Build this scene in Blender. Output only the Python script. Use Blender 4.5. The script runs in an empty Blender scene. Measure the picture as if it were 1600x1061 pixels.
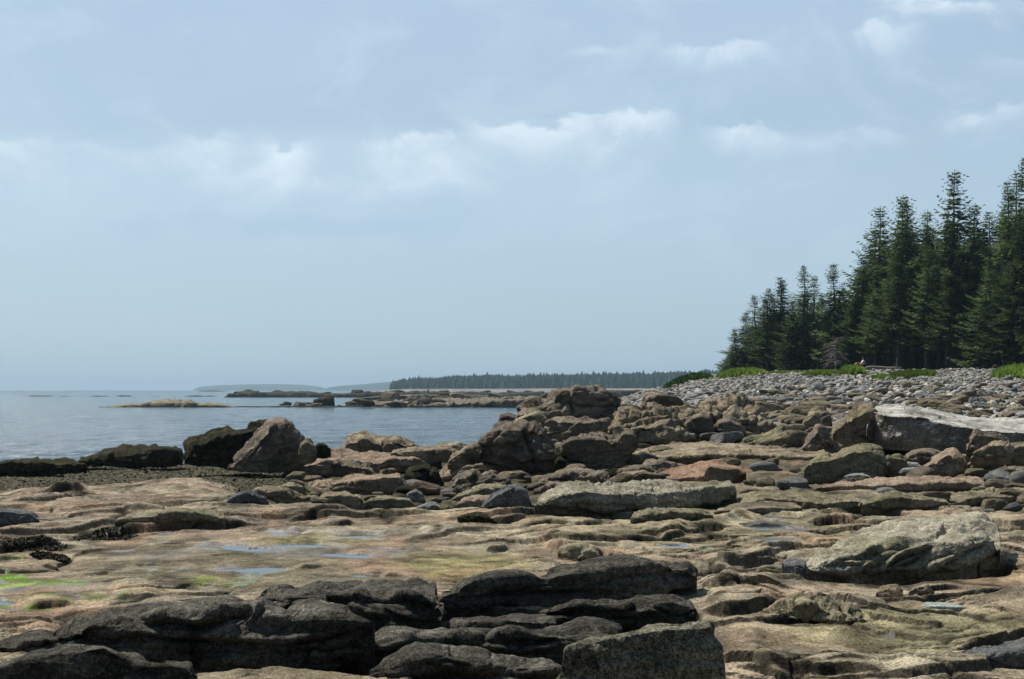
import bpy, math
import numpy as np
from mathutils import Vector
R = math.radians
rng = np.random.default_rng(7)
S = bpy.context.scene

# ------------------------------------------------------------------ camera, sky, sun, exposure
F, CX, HZ, EYE = 2222.0, 800.0, 609.0, 3.0        # focal length in photo pixels, principal column, horizon row, eye height (m)
cam = bpy.data.cameras.new('camera'); cam.lens = 50.0; cam.sensor_width = 36.0
cam.shift_y = (HZ - 530.5) / 1600.0; cam.clip_start = 0.5; cam.clip_end = 60000
co = bpy.data.objects.new('camera', cam); S.collection.objects.link(co)
co.location = (0, 0, EYE); co.rotation_euler = (R(90), 0, 0); S.camera = co
SUN_EL, SUN_AZ = R(52), R(-46)                     # azimuth from straight ahead (+Y), negative = left
sd = bpy.data.lights.new('sun', 'SUN'); sd.energy = 5.0; sd.angle = R(0.6); sd.color = (1.0, 0.95, 0.87)
so = bpy.data.objects.new('sun', sd); S.collection.objects.link(so)
sdir = Vector((math.sin(SUN_AZ) * math.cos(SUN_EL), math.cos(SUN_AZ) * math.cos(SUN_EL), math.sin(SUN_EL)))
so.rotation_euler = sdir.to_track_quat('Z', 'Y').to_euler()
S.view_settings.view_transform = 'Standard'; S.view_settings.look = 'None'
S.view_settings.exposure = 0.40; S.view_settings.gamma = 1.0
S.render.engine = 'CYCLES'
S.cycles.max_bounces = 5; S.cycles.diffuse_bounces = 1; S.cycles.glossy_bounces = 2; S.cycles.volume_bounces = 0
S.cycles.transparent_max_bounces = 6

class NT:
    """small helper to write node trees"""
    def __init__(s, tree): s.t = tree; s.n = tree.nodes; s.l = tree.links; s.n.clear()
    def node(s, typ, **kw):
        n = s.n.new(typ)
        for k, v in kw.items(): setattr(n, k, v)
        return n
    def put(s, inp, v):
        if isinstance(v, bpy.types.NodeSocket): s.l.new(v, inp)
        elif v is not None: inp.default_value = v
    def math(s, op, a, b=None, c=None, clamp=False):
        n = s.node('ShaderNodeMath', operation=op); n.use_clamp = clamp
        s.put(n.inputs[0], a)
        if b is not None: s.put(n.inputs[1], b)
        if c is not None: s.put(n.inputs[2], c)
        return n.outputs[0]
    def vmath(s, op, a, b=None, scale=None):
        n = s.node('ShaderNodeVectorMath', operation=op); s.put(n.inputs[0], a)
        if b is not None: s.put(n.inputs[1], b)
        if scale is not None: s.put(n.inputs['Scale'], scale)
        return n.outputs['Value'] if op in ('LENGTH', 'DOT_PRODUCT', 'DISTANCE') else n.outputs[0]
    def noise(s, vec, scale, detail=4, rough=0.55, dist=0.0):
        n = s.node('ShaderNodeTexNoise'); s.put(n.inputs['Vector'], vec); n.inputs['Scale'].default_value = scale
        n.inputs['Detail'].default_value = detail; n.inputs['Roughness'].default_value = rough
        n.inputs['Distortion'].default_value = dist; return n.outputs[0]
    def ramp(s, fac, stops, interp='LINEAR'):
        n = s.node('ShaderNodeValToRGB'); s.put(n.inputs[0], fac); cr = n.color_ramp; cr.interpolation = interp
        while len(cr.elements) < len(stops): cr.elements.new(0.5)
        for e, (p, c) in zip(cr.elements, stops):
            e.position = p; e.color = (c, c, c, 1) if isinstance(c, (int, float)) else (*c, 1)
        return n.outputs[0]
    def smooth(s, v, a, b, lo=0.0, hi=1.0):
        n = s.node('ShaderNodeMapRange', interpolation_type='SMOOTHSTEP'); s.put(n.inputs[0], v)
        n.inputs[1].default_value = a; n.inputs[2].default_value = b
        n.inputs[3].default_value = lo; n.inputs[4].default_value = hi; return n.outputs[0]
    def mix(s, fac, a, b, mode='MIX'):
        n = s.node('ShaderNodeMix', data_type='RGBA', blend_type=mode)
        s.put(n.inputs[0], fac)
        s.put(n.inputs[6], (*a, 1) if isinstance(a, tuple) else a); s.put(n.inputs[7], (*b, 1) if isinstance(b, tuple) else b)
        return n.outputs[2]
    def comb(s, x, y, z):
        n = s.node('ShaderNodeCombineXYZ'); s.put(n.inputs[0], x); s.put(n.inputs[1], y); s.put(n.inputs[2], z); return n.outputs[0]
    def sep(s, v):
        n = s.node('ShaderNodeSeparateXYZ'); s.put(n.inputs[0], v); return n.outputs
    def mapping(s, vec, scale=(1, 1, 1), rot=(0, 0, 0), loc=(0, 0, 0)):
        n = s.node('ShaderNodeMapping'); s.put(n.inputs[0], vec); n.inputs[1].default_value = loc
        n.inputs[2].default_value = rot; n.inputs[3].default_value = scale; return n.outputs[0]

def build_world():
    w = bpy.data.worlds.new('World'); S.world = w; w.use_nodes = True; t = NT(w.node_tree)
    sky = t.node('ShaderNodeTexSky', sky_type='NISHITA'); sky.sun_disc = False
    sky.sun_elevation = SUN_EL; sky.sun_rotation = SUN_AZ; sky.air_density = 1.0; sky.dust_density = 2.0; sky.ozone_density = 2.0
    g = t.node('ShaderNodeTexCoord').outputs['Generated']
    nrm = t.vmath('NORMALIZE', g); x, y, z = t.sep(nrm)
    ya = t.math('MAXIMUM', y, 0.05)
    u = t.math('DIVIDE', x, ya); v = t.math('DIVIDE', z, ya)
    sk = t.vmath('SCALE', sky.outputs[0], scale=0.075)
    # thin high haze veil that pales the blue evenly, a little deeper towards the horizon
    el = t.math('MAXIMUM', z, 0.0)
    veil = t.ramp(t.math('MULTIPLY', el, 3.2), [(0.0, (0.355, 0.49, 0.58)), (0.35, (0.370, 0.495, 0.60)), (0.75, (0.340, 0.46, 0.585)), (1.0, (0.32, 0.44, 0.57))])
    base = t.mix(0.80, sk, veil)
    # broad soft variation
    p = t.comb(u, t.math('MULTIPLY', v, 2.6), 0.0)
    soft = t.noise(t.vmath('ADD', p, (3.1, 0.4, 0)), 2.2, 5, 0.5, 0.3)
    base = t.mix(t.smooth(soft, 0.42, 0.72, 0, 0.30), base, (0.42, 0.535, 0.66))
    # cloud banks: ragged lit tops, fading downwards into soft grey undersides
    nzf = t.noise(t.comb(u, t.math('MULTIPLY', v, 1.3), 1.7), 17, 7, .60, .5); nzc = t.noise(t.comb(u, t.math('MULTIPLY', v, 1.2), 6.3), 5.0, 5, .55, .3)
    nzm = t.noise(t.comb(u, t.math('MULTIPLY', v, 1.6), 4.4), 11, 7, .62, .6)
    def bank(row, amp, x0, x1, fade, lit, shade, seed, soft=14.0, cover=(.40, .58), su=7.0):
        n1 = t.noise(t.comb(u, 0.0, seed), su, 2, .5)
        top = t.math('ADD', t.math('MULTIPLY', t.math('SUBTRACT', n1, .5), amp * 6.5 / F), t.math('ADD', t.math('MULTIPLY', t.math('SUBTRACT', nzf, .5), amp * 7.5 / F), (HZ - row) / F))
        d = t.math('MULTIPLY', t.math('SUBTRACT', top, v), F)
        edge = t.smooth(d, -soft * .4, soft * 1.7); fl = t.smooth(d, fade, 0); win = t.math('MULTIPLY', t.smooth(u, (x0 - CX) / F, (x0 + 90 - CX) / F), t.smooth(u, (x1 - CX) / F, (x1 - 90 - CX) / F))
        cov = t.smooth(n1, cover[0] - .03, cover[1] - .06)
        m = t.math('MULTIPLY', t.math('MULTIPLY', edge, fl), t.math('MULTIPLY', win, cov)); m = t.math('MULTIPLY', m, t.smooth(nzm, .36, .62, .25, 1.25))
        sh = t.math('MULTIPLY', t.math('MULTIPLY', t.smooth(d, fade * .25, fade * .7), t.smooth(d, fade * 1.7, fade * .9)), t.math('MULTIPLY', win, t.smooth(nzc, .44, .60)))
        return t.math('MULTIPLY', m, lit, clamp=True), t.math('MULTIPLY', sh, shade)
    veilc = t.math('MULTIPLY', t.smooth(v, (HZ - 185) / F, (HZ - 235) / F), t.math('MULTIPLY', t.smooth(v, (HZ - 420) / F, (HZ - 300) / F), t.smooth(u, .35, .0)))
    base = t.mix(t.math('MULTIPLY', veilc, .30), base, (.475, .60, .69)); base = t.mix(t.math('MULTIPLY', t.smooth(nzm, .48, .66), t.math('MULTIPLY', t.smooth(v, (HZ - 470) / F, (HZ - 280) / F), .20)), base, (.54, .645, .73)); base = t.mix(t.math('MULTIPLY', t.smooth(nzc, .48, .36), t.math('MULTIPLY', t.smooth(v, (HZ - 420) / F, (HZ - 250) / F), .26)), base, (.30, .435, .56))
    for args in [(222, 12, -200, 330, 110, .45, .5, 1.0, 9, (.2, .4)), (212, 16, 255, 430, 70, .95, .55, 1.9, 7, (.25, .45), 11), (208, 16, 360, 530, 100, 1.0, .7, 3.1, 6, (.2, .4), 11), (200, 16, 530, 780, 110, .75, .6, 4.4, 9, (.25, .45)), (182, 14, 700, 1090, 100, .80, .5, 2.2, 7, (.22, .44)),
                 (262, 12, 250, 800, 80, .35, .6, 3.7, 12, (.3, .5)), (318, 8, 90, 740, 40, .22, .7, 8.1, 20, (.3, .5)), (186, 13, 1070, 1260, 60, .9, .35, 5.1, 7, (.25, .45)), (196, 12, 1220, 1450, 50, .65, .3, 6.0, 9, (.25, .45)), (165, 13, 1440, 1640, 80, .75, .5, 7.2, 8, (.3, .5)),
                 (62, 14, 1010, 1235, 55, 1.0, .3, 9.0, 7, (.36, .52), 9), (26, 14, 1270, 1470, 60, .9, .3, 10.2, 8, (.34, .52), 9), (-12, 16, 1340, 1720, 60, 1.0, .6, 11.4, 10, (.3, .45)), (96, 10, 1490, 1660, 50, .7, .3, 12.9, 8, (.3, .5)), (78, 7, 860, 1000, 26, .8, .0, 13.3, 7, (.40, .52), 12)]:
        m, sh = bank(*args); base = t.mix(t.math('MULTIPLY', sh, .8), base, (.335, .46, .585)); base = t.mix(t.math('MULTIPLY', m, .62), base, (.67, .755, .82))
    dk = t.math('MULTIPLY', t.smooth(y, -.15, .55, .42, 1.0), t.smooth(z, .42, .85, 1.0, .62)); base = t.mix(1.0, base, t.comb(t.math('POWER', dk, 1.15), dk, t.math('POWER', dk, .85)), 'MULTIPLY')
    bg = t.node('ShaderNodeBackground'); t.put(bg.inputs[0], base); bg.inputs[1].default_value = 1.0
    out = t.node('ShaderNodeOutputWorld'); t.l.new(bg.outputs[0], out.inputs[0])
build_world()

# ------------------------------------------------------------------ noise in numpy
_perm = np.random.default_rng(99).permutation(256); _perm = np.concatenate([_perm, _perm, _perm])
_g3 = np.random.default_rng(98).normal(size=(256, 3)); _g3 /= np.linalg.norm(_g3, axis=1)[:, None]; _g3 = _g3.astype(np.float32)
def perlin3(x, y, z):
    x = np.asarray(x, np.float32); y = np.asarray(y, np.float32); z = np.asarray(z, np.float32)
    x, y, z = np.broadcast_arrays(x, y, z)
    xi = np.floor(x); yi = np.floor(y); zi = np.floor(z)
    xf = x - xi; yf = y - yi; zf = z - zi
    X = xi.astype(np.int32) & 255; Y = yi.astype(np.int32) & 255; Z = zi.astype(np.int32) & 255
    f = lambda t: t * t * t * (t * (t * 6 - 15) + 10)
    u, v, w = f(xf), f(yf), f(zf)
    def gr(a, b, c):
        g = _g3[_perm[_perm[_perm[X + a] + Y + b] + Z + c]]
        return g[..., 0] * (xf - a) + g[..., 1] * (yf - b) + g[..., 2] * (zf - c)
    def L(a, b, t): return a + t * (b - a)
    return 1.5 * L(L(L(gr(0,0,0), gr(1,0,0), u), L(gr(0,1,0), gr(1,1,0), u), v), L(L(gr(0,0,1), gr(1,0,1), u), L(gr(0,1,1), gr(1,1,1), u), v), w)
_g2 = np.random.default_rng(97).uniform(0, 2 * np.pi, 256); _g2 = np.stack([np.cos(_g2), np.sin(_g2)], 1).astype(np.float32)
def perlin2(x, y):
    x = np.asarray(x, np.float32); y = np.asarray(y, np.float32)
    xi = np.floor(x); yi = np.floor(y); xf = x - xi; yf = y - yi
    X = xi.astype(np.int32) & 255; Y = yi.astype(np.int32) & 255
    f = lambda t: t * t * t * (t * (t * 6 - 15) + 10)
    u, v = f(xf), f(yf)
    def gr(a, b):
        g = _g2[_perm[_perm[X + a] + Y + b]]; return g[..., 0] * (xf - a) + g[..., 1] * (yf - b)
    a = gr(0, 0); a = a + u * (gr(1, 0) - a); b = gr(0, 1); b = b + u * (gr(1, 1) - b)
    return 1.5 * (a + v * (b - a))
def fbm2(x, y, octv=4, gain=0.5, lac=2.03):
    s, a = 0, 1.0
    for k in range(octv): s = s + a * perlin2(x + 17.3 * k, y - 9.1 * k); x = x * lac; y = y * lac; a *= gain
    return s
def fbm3(p, octv=4, gain=0.5):
    s, a = 0, 1.0; p = p.astype(np.float32)
    for k in range(octv): s = s + a * perlin3(p[..., 0] + 13.7 * k, p[..., 1] - 5.1 * k, p[..., 2] + 3.3 * k); p = p * 2.07; a *= gain
    return s
def cell2(x, y, seed=0):
    xi = np.floor(x); yi = np.floor(y); F1 = np.full(np.shape(x), 9., np.float32); F2 = F1.copy(); ID = np.zeros(np.shape(x), np.int32); DX = np.zeros(np.shape(x), np.float32); DY = DX.copy()
    for a in (-1, 0, 1):
        for b in (-1, 0, 1):
            h = _perm[(_perm[(xi + a).astype(np.int64) + seed & 255] + (yi + b).astype(np.int64)) & 255]; h2 = _perm[h + 77]
            ex = x - (xi + a + .15 + .7 * h / 255.); ey = y - (yi + b + .15 + .7 * h2 / 255.); d = ex ** 2 + ey ** 2
            c = d < F1; F2 = np.where(c, F1, np.minimum(F2, d)); ID = np.where(c, h, ID); DX = np.where(c, ex, DX); DY = np.where(c, ey, DY); F1 = np.where(c, d, F1)
    return np.sqrt(F1), np.sqrt(F2), ID, DX, DY
def sstep(x, a, b):
    t = np.clip((x - a) / (b - a), 0, 1); return t * t * (3 - 2 * t)

# ------------------------------------------------------------------ object helpers
def mesh_np(name, V, faces, mat=None, smooth=True, col=None, parent=None, loc=None):
    """V (n,3) array, faces (m,3|4) array or list of such arrays -> one linked mesh object"""
    if not isinstance(faces, list): faces = [faces]
    V = np.asarray(V, np.float32)
    if loc is not None: V = V - np.asarray(loc, np.float32)
    me = bpy.data.meshes.new(name)
    loops = np.concatenate([f.ravel() for f in faces]).astype(np.int32)
    sizes = np.concatenate([np.full(len(f), f.shape[1], np.int32) for f in faces])
    me.vertices.add(len(V)); me.vertices.foreach_set('co', V.ravel())
    me.loops.add(len(loops)); me.loops.foreach_set('vertex_index', loops)
    me.polygons.add(len(sizes)); st = np.zeros(len(sizes), np.int32); st[1:] = np.cumsum(sizes)[:-1]
    me.polygons.foreach_set('loop_start', st)
    me.polygons.foreach_set('use_smooth', np.full(len(sizes), bool(smooth)))
    me.update(calc_edges=True)
    if col is not None:
        a = me.color_attributes.new('tint', 'FLOAT_COLOR', 'POINT'); c = np.ones((len(V), 4), np.float32); c[:, :col.shape[1]] = col
        a.data.foreach_set('color', c.ravel())
    if mat: me.materials.append(mat)
    o = bpy.data.objects.new(name, me); S.collection.objects.link(o)
    if loc is not None: o.location = loc
    if parent: o.parent = parent
    return o
def grid_faces(nr, nc, wrap_r=False):
    a = np.arange(nr * nc).reshape(nr, nc)
    if wrap_r: a = np.vstack([a, a[:1]])
    return np.stack([a[:-1, :-1], a[:-1, 1:], a[1:, 1:], a[1:, :-1]], -1).reshape(-1, 4)
def tag(o, label=None, cat=None, group=None, kind=None):
    if label: o['label'] = label
    if cat: o['category'] = cat
    if group: o['group'] = group
    if kind: o['kind'] = kind
    return o
def px2w(px, row, d): return np.stack([(px - CX) / F * d, d * np.ones_like(px), EYE - (row - HZ) / F * d], -1)

# ------------------------------------------------------------------ the land: profile (distance, height) for several bearings
PROF = {
 -400: [(2,1.45),(20,1.4),(23,1.2),(60,0.05),(75,-.6),(120,-2),(500,-4)],
    0: [(2,1.45),(22,1.4),(24,1.24),(58,0.02),(75,-.6),(120,-2),(500,-4)],
  300: [(2,1.45),(25.5,1.4),(28,1.2),(56,0.04),(72,-.6),(120,-2),(500,-4)],
  460: [(2,1.45),(19.5,1.4),(22.5,1.16),(30,1.0),(60,0.10),(75,-.5),(120,-2),(500,-4)],
  650: [(2,1.45),(18.3,1.4),(21,1.05),(40,0.8),(66,0.15),(78,-.5),(120,-2),(500,-4)],
  800: [(2,1.45),(19,1.4),(22,1.1),(40,1.05),(60,.9),(78,0.1),(90,-.6),(140,-2),(500,-4)],
  930: [(2,1.45),(20,1.38),(24,1.25),(45,1.3),(80,1.5),(110,0.9),(240,0.5),(300,-1),(500,-3)],
 1010: [(2,1.45),(22,1.38),(30,1.36),(45,1.45),(70,1.8),(110,2.5),(160,3.0),(190,2.6),(260,.7),(500,-3)],
 1100: [(2,1.45),(22,1.36),(32,1.38),(45,1.55),(62,1.95),(92,3.0),(132,4.2),(155,4.5),(220,3.5),(500,2)],
 1200: [(2,1.45),(22,1.36),(34,1.42),(47,1.65),(62,2.1),(92,3.3),(127,4.5),(160,5.0),(500,6)],
 1350: [(2,1.45),(22,1.36),(30,1.40),(46,1.7),(60,2.2),(88,3.4),(118,4.55),(160,5.2),(500,7)],
 1600: [(2,1.45),(22,1.36),(27,1.42),(40,1.7),(52,2.15),(76,3.3),(101,4.4),(150,5.2),(500,7)],
 2100: [(2,1.45),(22,1.40),(34,1.8),(50,3.0),(76,4.2),(101,4.8),(150,5.4),(500,7)],
}
_pk = np.array(sorted(PROF)); _LY = np.linspace(np.log(2), np.log(500), 900)
_PT = np.array([np.interp(_LY, np.log([a for a, b in PROF[k]]), [b for a, b in PROF[k]]) for k in _pk])
for _ in range(6): _PT[:, 1:-1] = 0.25 * _PT[:, :-2] + 0.5 * _PT[:, 1:-1] + 0.25 * _PT[:, 2:]
def base_z(px, Y):
    px = np.clip(np.asarray(px, float), _pk[0], _pk[-1] - 1e-3); ly = np.clip((np.log(np.maximum(Y, 2.0)) - _LY[0]) / (_LY[1] - _LY[0]), 0, 898.999)
    i = np.clip(np.searchsorted(_pk, px, 'right') - 1, 0, len(_pk) - 2); t = (px - _pk[i]) / (_pk[i + 1] - _pk[i]); t = t * t * (3 - 2 * t) * 0.5 + t * 0.5
    j = ly.astype(int); s = ly - j
    A = _PT[i, j] * (1 - s) + _PT[i, j + 1] * s; B = _PT[i + 1, j] * (1 - s) + _PT[i + 1, j + 1] * s
    return A * (1 - t) + B * t
_HY = np.exp(np.linspace(np.log(4), np.log(400), 1600))
def hit(px, row):
    """distance at which the sight line through (px,row) first meets the smooth land"""
    r = HZ + F * (EYE - base_z(np.full_like(_HY, px), _HY)) / _HY
    k = np.argmax(r <= row)
    return _HY[k] if r[k] <= row else 300.0

# ledges of the bedrock: polyline in bearing/row, step height (m), how far the step takes to die away behind (m)
LEDGES = [
 ([(-60,842),(40,838),(110,833),(190,822),(250,812)], .07, 1.2), ([(100,833),(180,835),(260,829),(330,827),(400,820),(440,812)], .11, 1.6),
 ([(-60,872),(40,864),(110,852)], .07, 1.0), ([(0,786),(60,781),(110,776),(150,772)], .10, 2.5), ([(70,776),(100,772),(140,764)], .16, 2.0),
 ([(215,798),(280,792),(340,786),(400,788),(460,786)], .09, 2.0), ([(330,790),(365,793),(400,792),(445,790)], .13, 1.0),
 ([(60,822),(120,806),(200,800),(280,797)], .06, 1.3), ([(-60,800),(30,795),(70,790)], .05, 1.5), ([(260,766),(300,764),(345,760)], .05, 2.5),
 ([(440,812),(480,806),(520,800),(560,798)], .08, 1.2), ([(500,822),(530,824),(558,818)], .09, .8), ([(620,842),(660,842),(710,838),(760,833),(800,830)], .05, 1.0),
 ([(760,820),(790,818),(830,808)], .10, .9), ([(680,812),(740,814),(800,812),(850,803),(900,800)], .10, 1.0), ([(800,832),(860,822),(900,824),(960,818)], .09, .9),
 ([(845,848),(870,862),(905,878),(930,872),(950,866)], .16, .5), ([(755,862),(775,862),(800,860)], .07, .3), ([(1000,820),(1050,820),(1090,816),(1120,808)], .09, .9),
 ([(1030,840),(1040,838),(1075,834)], .07, .6), ([(1085,880),(1130,892),(1180,888),(1230,880)], .13, .9), ([(1160,862),(1200,868),(1260,862)], .08, .8),
 ([(1085,920),(1150,925),(1160,918)], .09, .8), ([(1090,955),(1130,962),(1170,962),(1230,948)], .16, .9), ([(1170,900),(1230,905),(1270,910)], .07, .6),
 ([(1380,945),(1450,942),(1520,936),(1570,930),(1640,912)], .08, .9), ([(1420,935),(1480,925),(1510,925)], .06, .6), ([(1130,1012),(1160,1020),(1200,1028)], .07, .6),
 ([(1270,1018),(1320,1022),(1360,1020)], .06, .5), ([(1130,1040),(1200,1052),(1280,1062),(1400,1058)], .09, .7), ([(1300,965),(1370,985),(1440,1000),(1530,1004)], .04, .8),
 ([(1480,1020),(1540,1006),(1600,992),(1660,985)], .12, .8), ([(1380,840),(1250,846),(1200,848)][::-1], .05, .8), ([(1560,838),(1600,842),(1660,840)], .10, .8),
 ([(1080,905),(1110,912),(1100,916)], .05, .5), ([(170,953),(200,948),(250,942)], .03, .6), ([(40,956),(80,950),(120,948)], .05, .5),
 ([(60,890),(90,892),(100,888)], .03, .3), ([(120,905),(150,902),(180,897)], .03, .4), ([(462,892),(490,890),(508,887)], .03, .3),
 ([(200,884),(230,886),(250,883)], .03, .3), ([(560,905),(600,900),(640,902)], .03, .5), ([(1480,850),(1540,862),(1600,858)], .05, .7),
 ([(1100,802),(1180,808),(1260,812)], .07, 1.0), ([(560,800),(620,806),(680,803)], .08, 1.0), ([(1180,838),(1240,832),(1300,836)], .06, .6)]
# shallow pools: bearing, row, half width px, half height rows
POOLS = [(1201,814,38,7), (392,857,64,5.5), (470,852,50,3.4), (380,891,58,4.2), (555,868,60,4.0), (604,858,30,3.4), (552,836,42,4.2), (452,833,34,3.2),
         (575,899,26,3.0), (268,849,24,2.0), (8,944,22,5.0), (1052,848,26,3.0), (455,1056,34,3.5), (1230,838,26,3.5), (198,882,8,1.4)]
WATER_Z = [1.396] * len(POOLS)
def ground_xy(px, row): Y = F * (EYE - 1.4) / (row - HZ); return (px - CX) / F * Y, Y

PLT = [(.042, .060, .040), (.024, .040, .030), (.012, .020, .015)]
def plates(X, Y):
    """jointed sheets of rock: three sizes of long angular plates"""
    out = []; qx = X + .25 * perlin2(X * .6, Y * .5) + .06 * perlin2(X * 2.6, Y * 2); qy = Y + .35 * perlin2(X * .5 + 5, Y * .3) + .05 * perlin2(X * 3 + 2, Y * 2)
    for sx, sy, ang, sd in ((.30, .62, 16, 3), (.85, 1.7, 8, 9), (2.0, 3.6, 22, 21)):
        c, s_ = math.cos(R(ang)), math.sin(R(ang)); ux = (qx * c + qy * s_) * sx; uy = (-qx * s_ + qy * c) * sy; out.append((ux, uy) + cell2(ux, uy, sd))
    return out
HOLLOWS = [(1400,906,150,12,.16),(1540,900,40,10,.12),(985,808,150,5,.10),(1265,978,70,5,.06),(1390,943,26,5,.03),(560,776,90,6,.15),(1000,722,120,6,.2),(760,748,60,8,.2),(1320,750,70,5,.12),(1410,744,40,5,.1),(1480,748,40,5,.1),(1360,800,60,4,.1)]
def land_detail(X, Y, px):
    """bedrock relief added to the smooth profile"""
    near = 1 - sstep(Y, 24, 34); left = 1 - sstep(px, 900, 1050)
    wx = X + 0.9 * perlin2(X * .5, Y * .35) + .08 * perlin2(X * 2.1, Y * 1.6); wy = Y + 1.1 * perlin2(X * .4 + 9, Y * .3 + 4) + .10 * perlin2(X * 1.9 - 3, Y * 1.3)
    h = 0.032 * fbm2(X * .35, Y * .28, 3) * (0.5 + 0.9 * (1 - left))
    # sheeted bedrock: steps that face the viewer, broken along their length
    a = R(20); v = -wx * math.sin(a) + wy * math.cos(a)
    calm = np.ones_like(X)
    for (cx, cy, rx, ry) in [(450, 880, 380, 48), (60, 935, 130, 34), (1410, 915, 210, 26), (1201, 816, 80, 12)]:
        gx, gy = ground_xy(cx, cy); gy0 = ground_xy(cx, cy + ry)[1]; gy1 = ground_xy(cx, cy - ry)[1]
        q = ((px - cx) / rx) ** 2 + ((Y - (gy0 + gy1) / 2) / ((gy1 - gy0) / 2)) ** 2
        calm *= 1 - 0.93 * (1 - sstep(q, 0.55, 1.25))
    for per, amp, sd_ in ((2.3, .042, 0.0), (0.9, .026, 5.0), (0.40, .014, 11.0)):
        ph = v / per + .8 * perlin2(X * .55 + sd_, Y * .4 - sd_) ; fr = ph - np.floor(ph)
        m = sstep(perlin2(X * .7 + sd_ * 2, Y * .45 + sd_ + np.floor(ph) * 3.7), -.08, .42)
        wd_ = np.maximum(.045, 1.3 * Y * Y / 3555.) / per; saw = sstep(fr, 0, np.minimum(wd_, .5)) * (1 - fr) ** 1.2 * 1.15
        h += amp * saw * m * near * (0.75 + .55 * (1 - left)) * calm
    h += (.016 * fbm2(X * 2.3, Y * 1.9, 3) + .006 * fbm2(X * 11, Y * 9, 3)) * near * (0.35 + 0.65 * calm)
    for k_, (ux, uy, f1, f2, idd, dx, dy) in enumerate(plates(X, Y)):
        ed = f2 - f1; o_ = ((idd * 37 % 101) / 50. - 1); gx = ((idd * 53 % 97) / 48. - 1); gy = ((idd * 71 % 89) / 44. - 1)
        amp, tl, g_ = PLT[k_]; m = 1 if k_ == 0 else sstep(perlin2(X * .45 + 3 + k_ * 9, Y * .3), -.25, .25)
        h += (amp * o_ + tl * (gx * dx + gy * dy - .35 * np.abs(dy)) - g_ * np.exp(-(ed / .035) ** 2)) * m * near * (.10 + .90 * calm) * (.6 + .4 * sstep(px, 820, 1000))
    cr = np.abs(perlin2(wx * .9 + 31, wy * .55 - 12)); h -= .045 * np.exp(-(cr / .012) ** 2) * near * sstep(perlin2(X * .5 - 8, Y * .4), -.1, .3) * (.1 + .9 * calm)
    for pts, amp, dec in LEDGES:
        g = np.array([ground_xy(a_, b_) for a_, b_ in pts]); p0, p1 = pts[0][0], pts[-1][0]
        yl = np.interp(px, [a_ for a_, _ in pts], g[:, 1]); vv = Y - yl + .16 * perlin2(X * 1.7, yl * 0 + 7.7) + .05 * perlin2(X * 4.3, yl * 0 + 1.2)
        en = sstep(px, p0, p0 + .3 * (p1 - p0)) * (1 - sstep(px, p1 - .3 * (p1 - p0), p1))
        if p0 > 1060: amp = amp * .65
        h += amp * en * sstep(vv, -.02, np.maximum(.04, 1.2 * Y * Y / 3555.)) * np.exp(-np.maximum(vv, 0) / (dec * 1.3)) * .85
        h -= .35 * amp * en * (1 - sstep(vv, -.02, .03)) * np.exp(np.minimum(vv, 0) / .09)
    # black crevice running between the dark foreground ledges
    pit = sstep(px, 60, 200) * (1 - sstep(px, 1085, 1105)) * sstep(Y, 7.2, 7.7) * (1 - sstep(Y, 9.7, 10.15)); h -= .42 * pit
    for (cx, cy, rx, ry, dp) in HOLLOWS:
        y0 = F * 1.62 / (cy + ry - HZ); y1 = F * 1.62 / (cy - ry - HZ); q = ((px - cx) / rx) ** 2 + ((Y - (y0 + y1) / 2) / ((y1 - y0) / 2)) ** 2; h -= dp * (1 - sstep(q, .5, 1.2))
    # rough rubble further out
    far = sstep(Y, 22, 34) * (1 - near * 0)
    h += far * (.10 * fbm2(X * .8, Y * .5, 3) + .05 * fbm2(X * 3, Y * 2, 2)) * sstep(px, 380, 640)
    h += far * (1 - sstep(px, 380, 640)) * (.05 * fbm2(X * .9, Y * .4, 3) + .03 * fbm2(X * 5, Y * 3, 2))
    for i, (cx, cy, rx, ry) in enumerate(POOLS):
        y0 = ground_xy(cx, cy + ry)[1]; y1 = ground_xy(cx, cy - ry)[1]
        wob = 1 + .6 * fbm2(X * 1.3 + i * 5, Y * .9, 3)
        q = np.sqrt(((px - cx) / rx) ** 2 + ((Y - (y0 + y1) / 2) / ((y1 - y0) / 2)) ** 2) * wob
        h = np.where(q < 1.9, np.maximum(h, -.008), h); k = 1 - sstep(q, .75, 1.5); h = h * (1 - k) + (-.010 - .026 * (1 - sstep(q, .2, 1.05)) + .016 * fbm2(X * 2.2, Y * 1.5, 4)) * k
        if abs(cy - 1056) < 1: continue
    return h
def land_z(px, Y):
    px = np.atleast_1d(np.asarray(px, float)); Y = np.atleast_1d(np.asarray(Y, float)); X = (px - CX) / F * Y
    return base_z(px, Y) + land_detail(X, Y, px)

# ------------------------------------------------------------------ materials
MATS = {}
def new_mat(name):
    m = bpy.data.materials.new(name); m.use_nodes = True; MATS[name] = m; return m, NT(m.node_tree)
def finish(t, col, rough, bump=None, spec=0.3, **kw):
    b = t.node('ShaderNodeBsdfPrincipled'); t.put(b.inputs['Base Color'], col if not isinstance(col, tuple) else (*col, 1)); t.put(b.inputs['Roughness'], rough)
    b.inputs['Specular IOR Level'].default_value = spec
    if bump is not None: t.l.new(bump, b.inputs['Normal'])
    for k, v in kw.items(): t.put(b.inputs[k], v)
    o = t.node('ShaderNodeOutputMaterial'); t.l.new(b.outputs[0], o.inputs[0]); return b
def bumps(t, layers):
    n = None
    for h, dist, st in layers:
        b = t.node('ShaderNodeBump'); t.put(b.inputs['Height'], h); b.inputs['Distance'].default_value = dist; b.inputs['Strength'].default_value = st
        if n is not None: t.l.new(n, b.inputs['Normal'])
        n = b.outputs[0]
    return n
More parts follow.
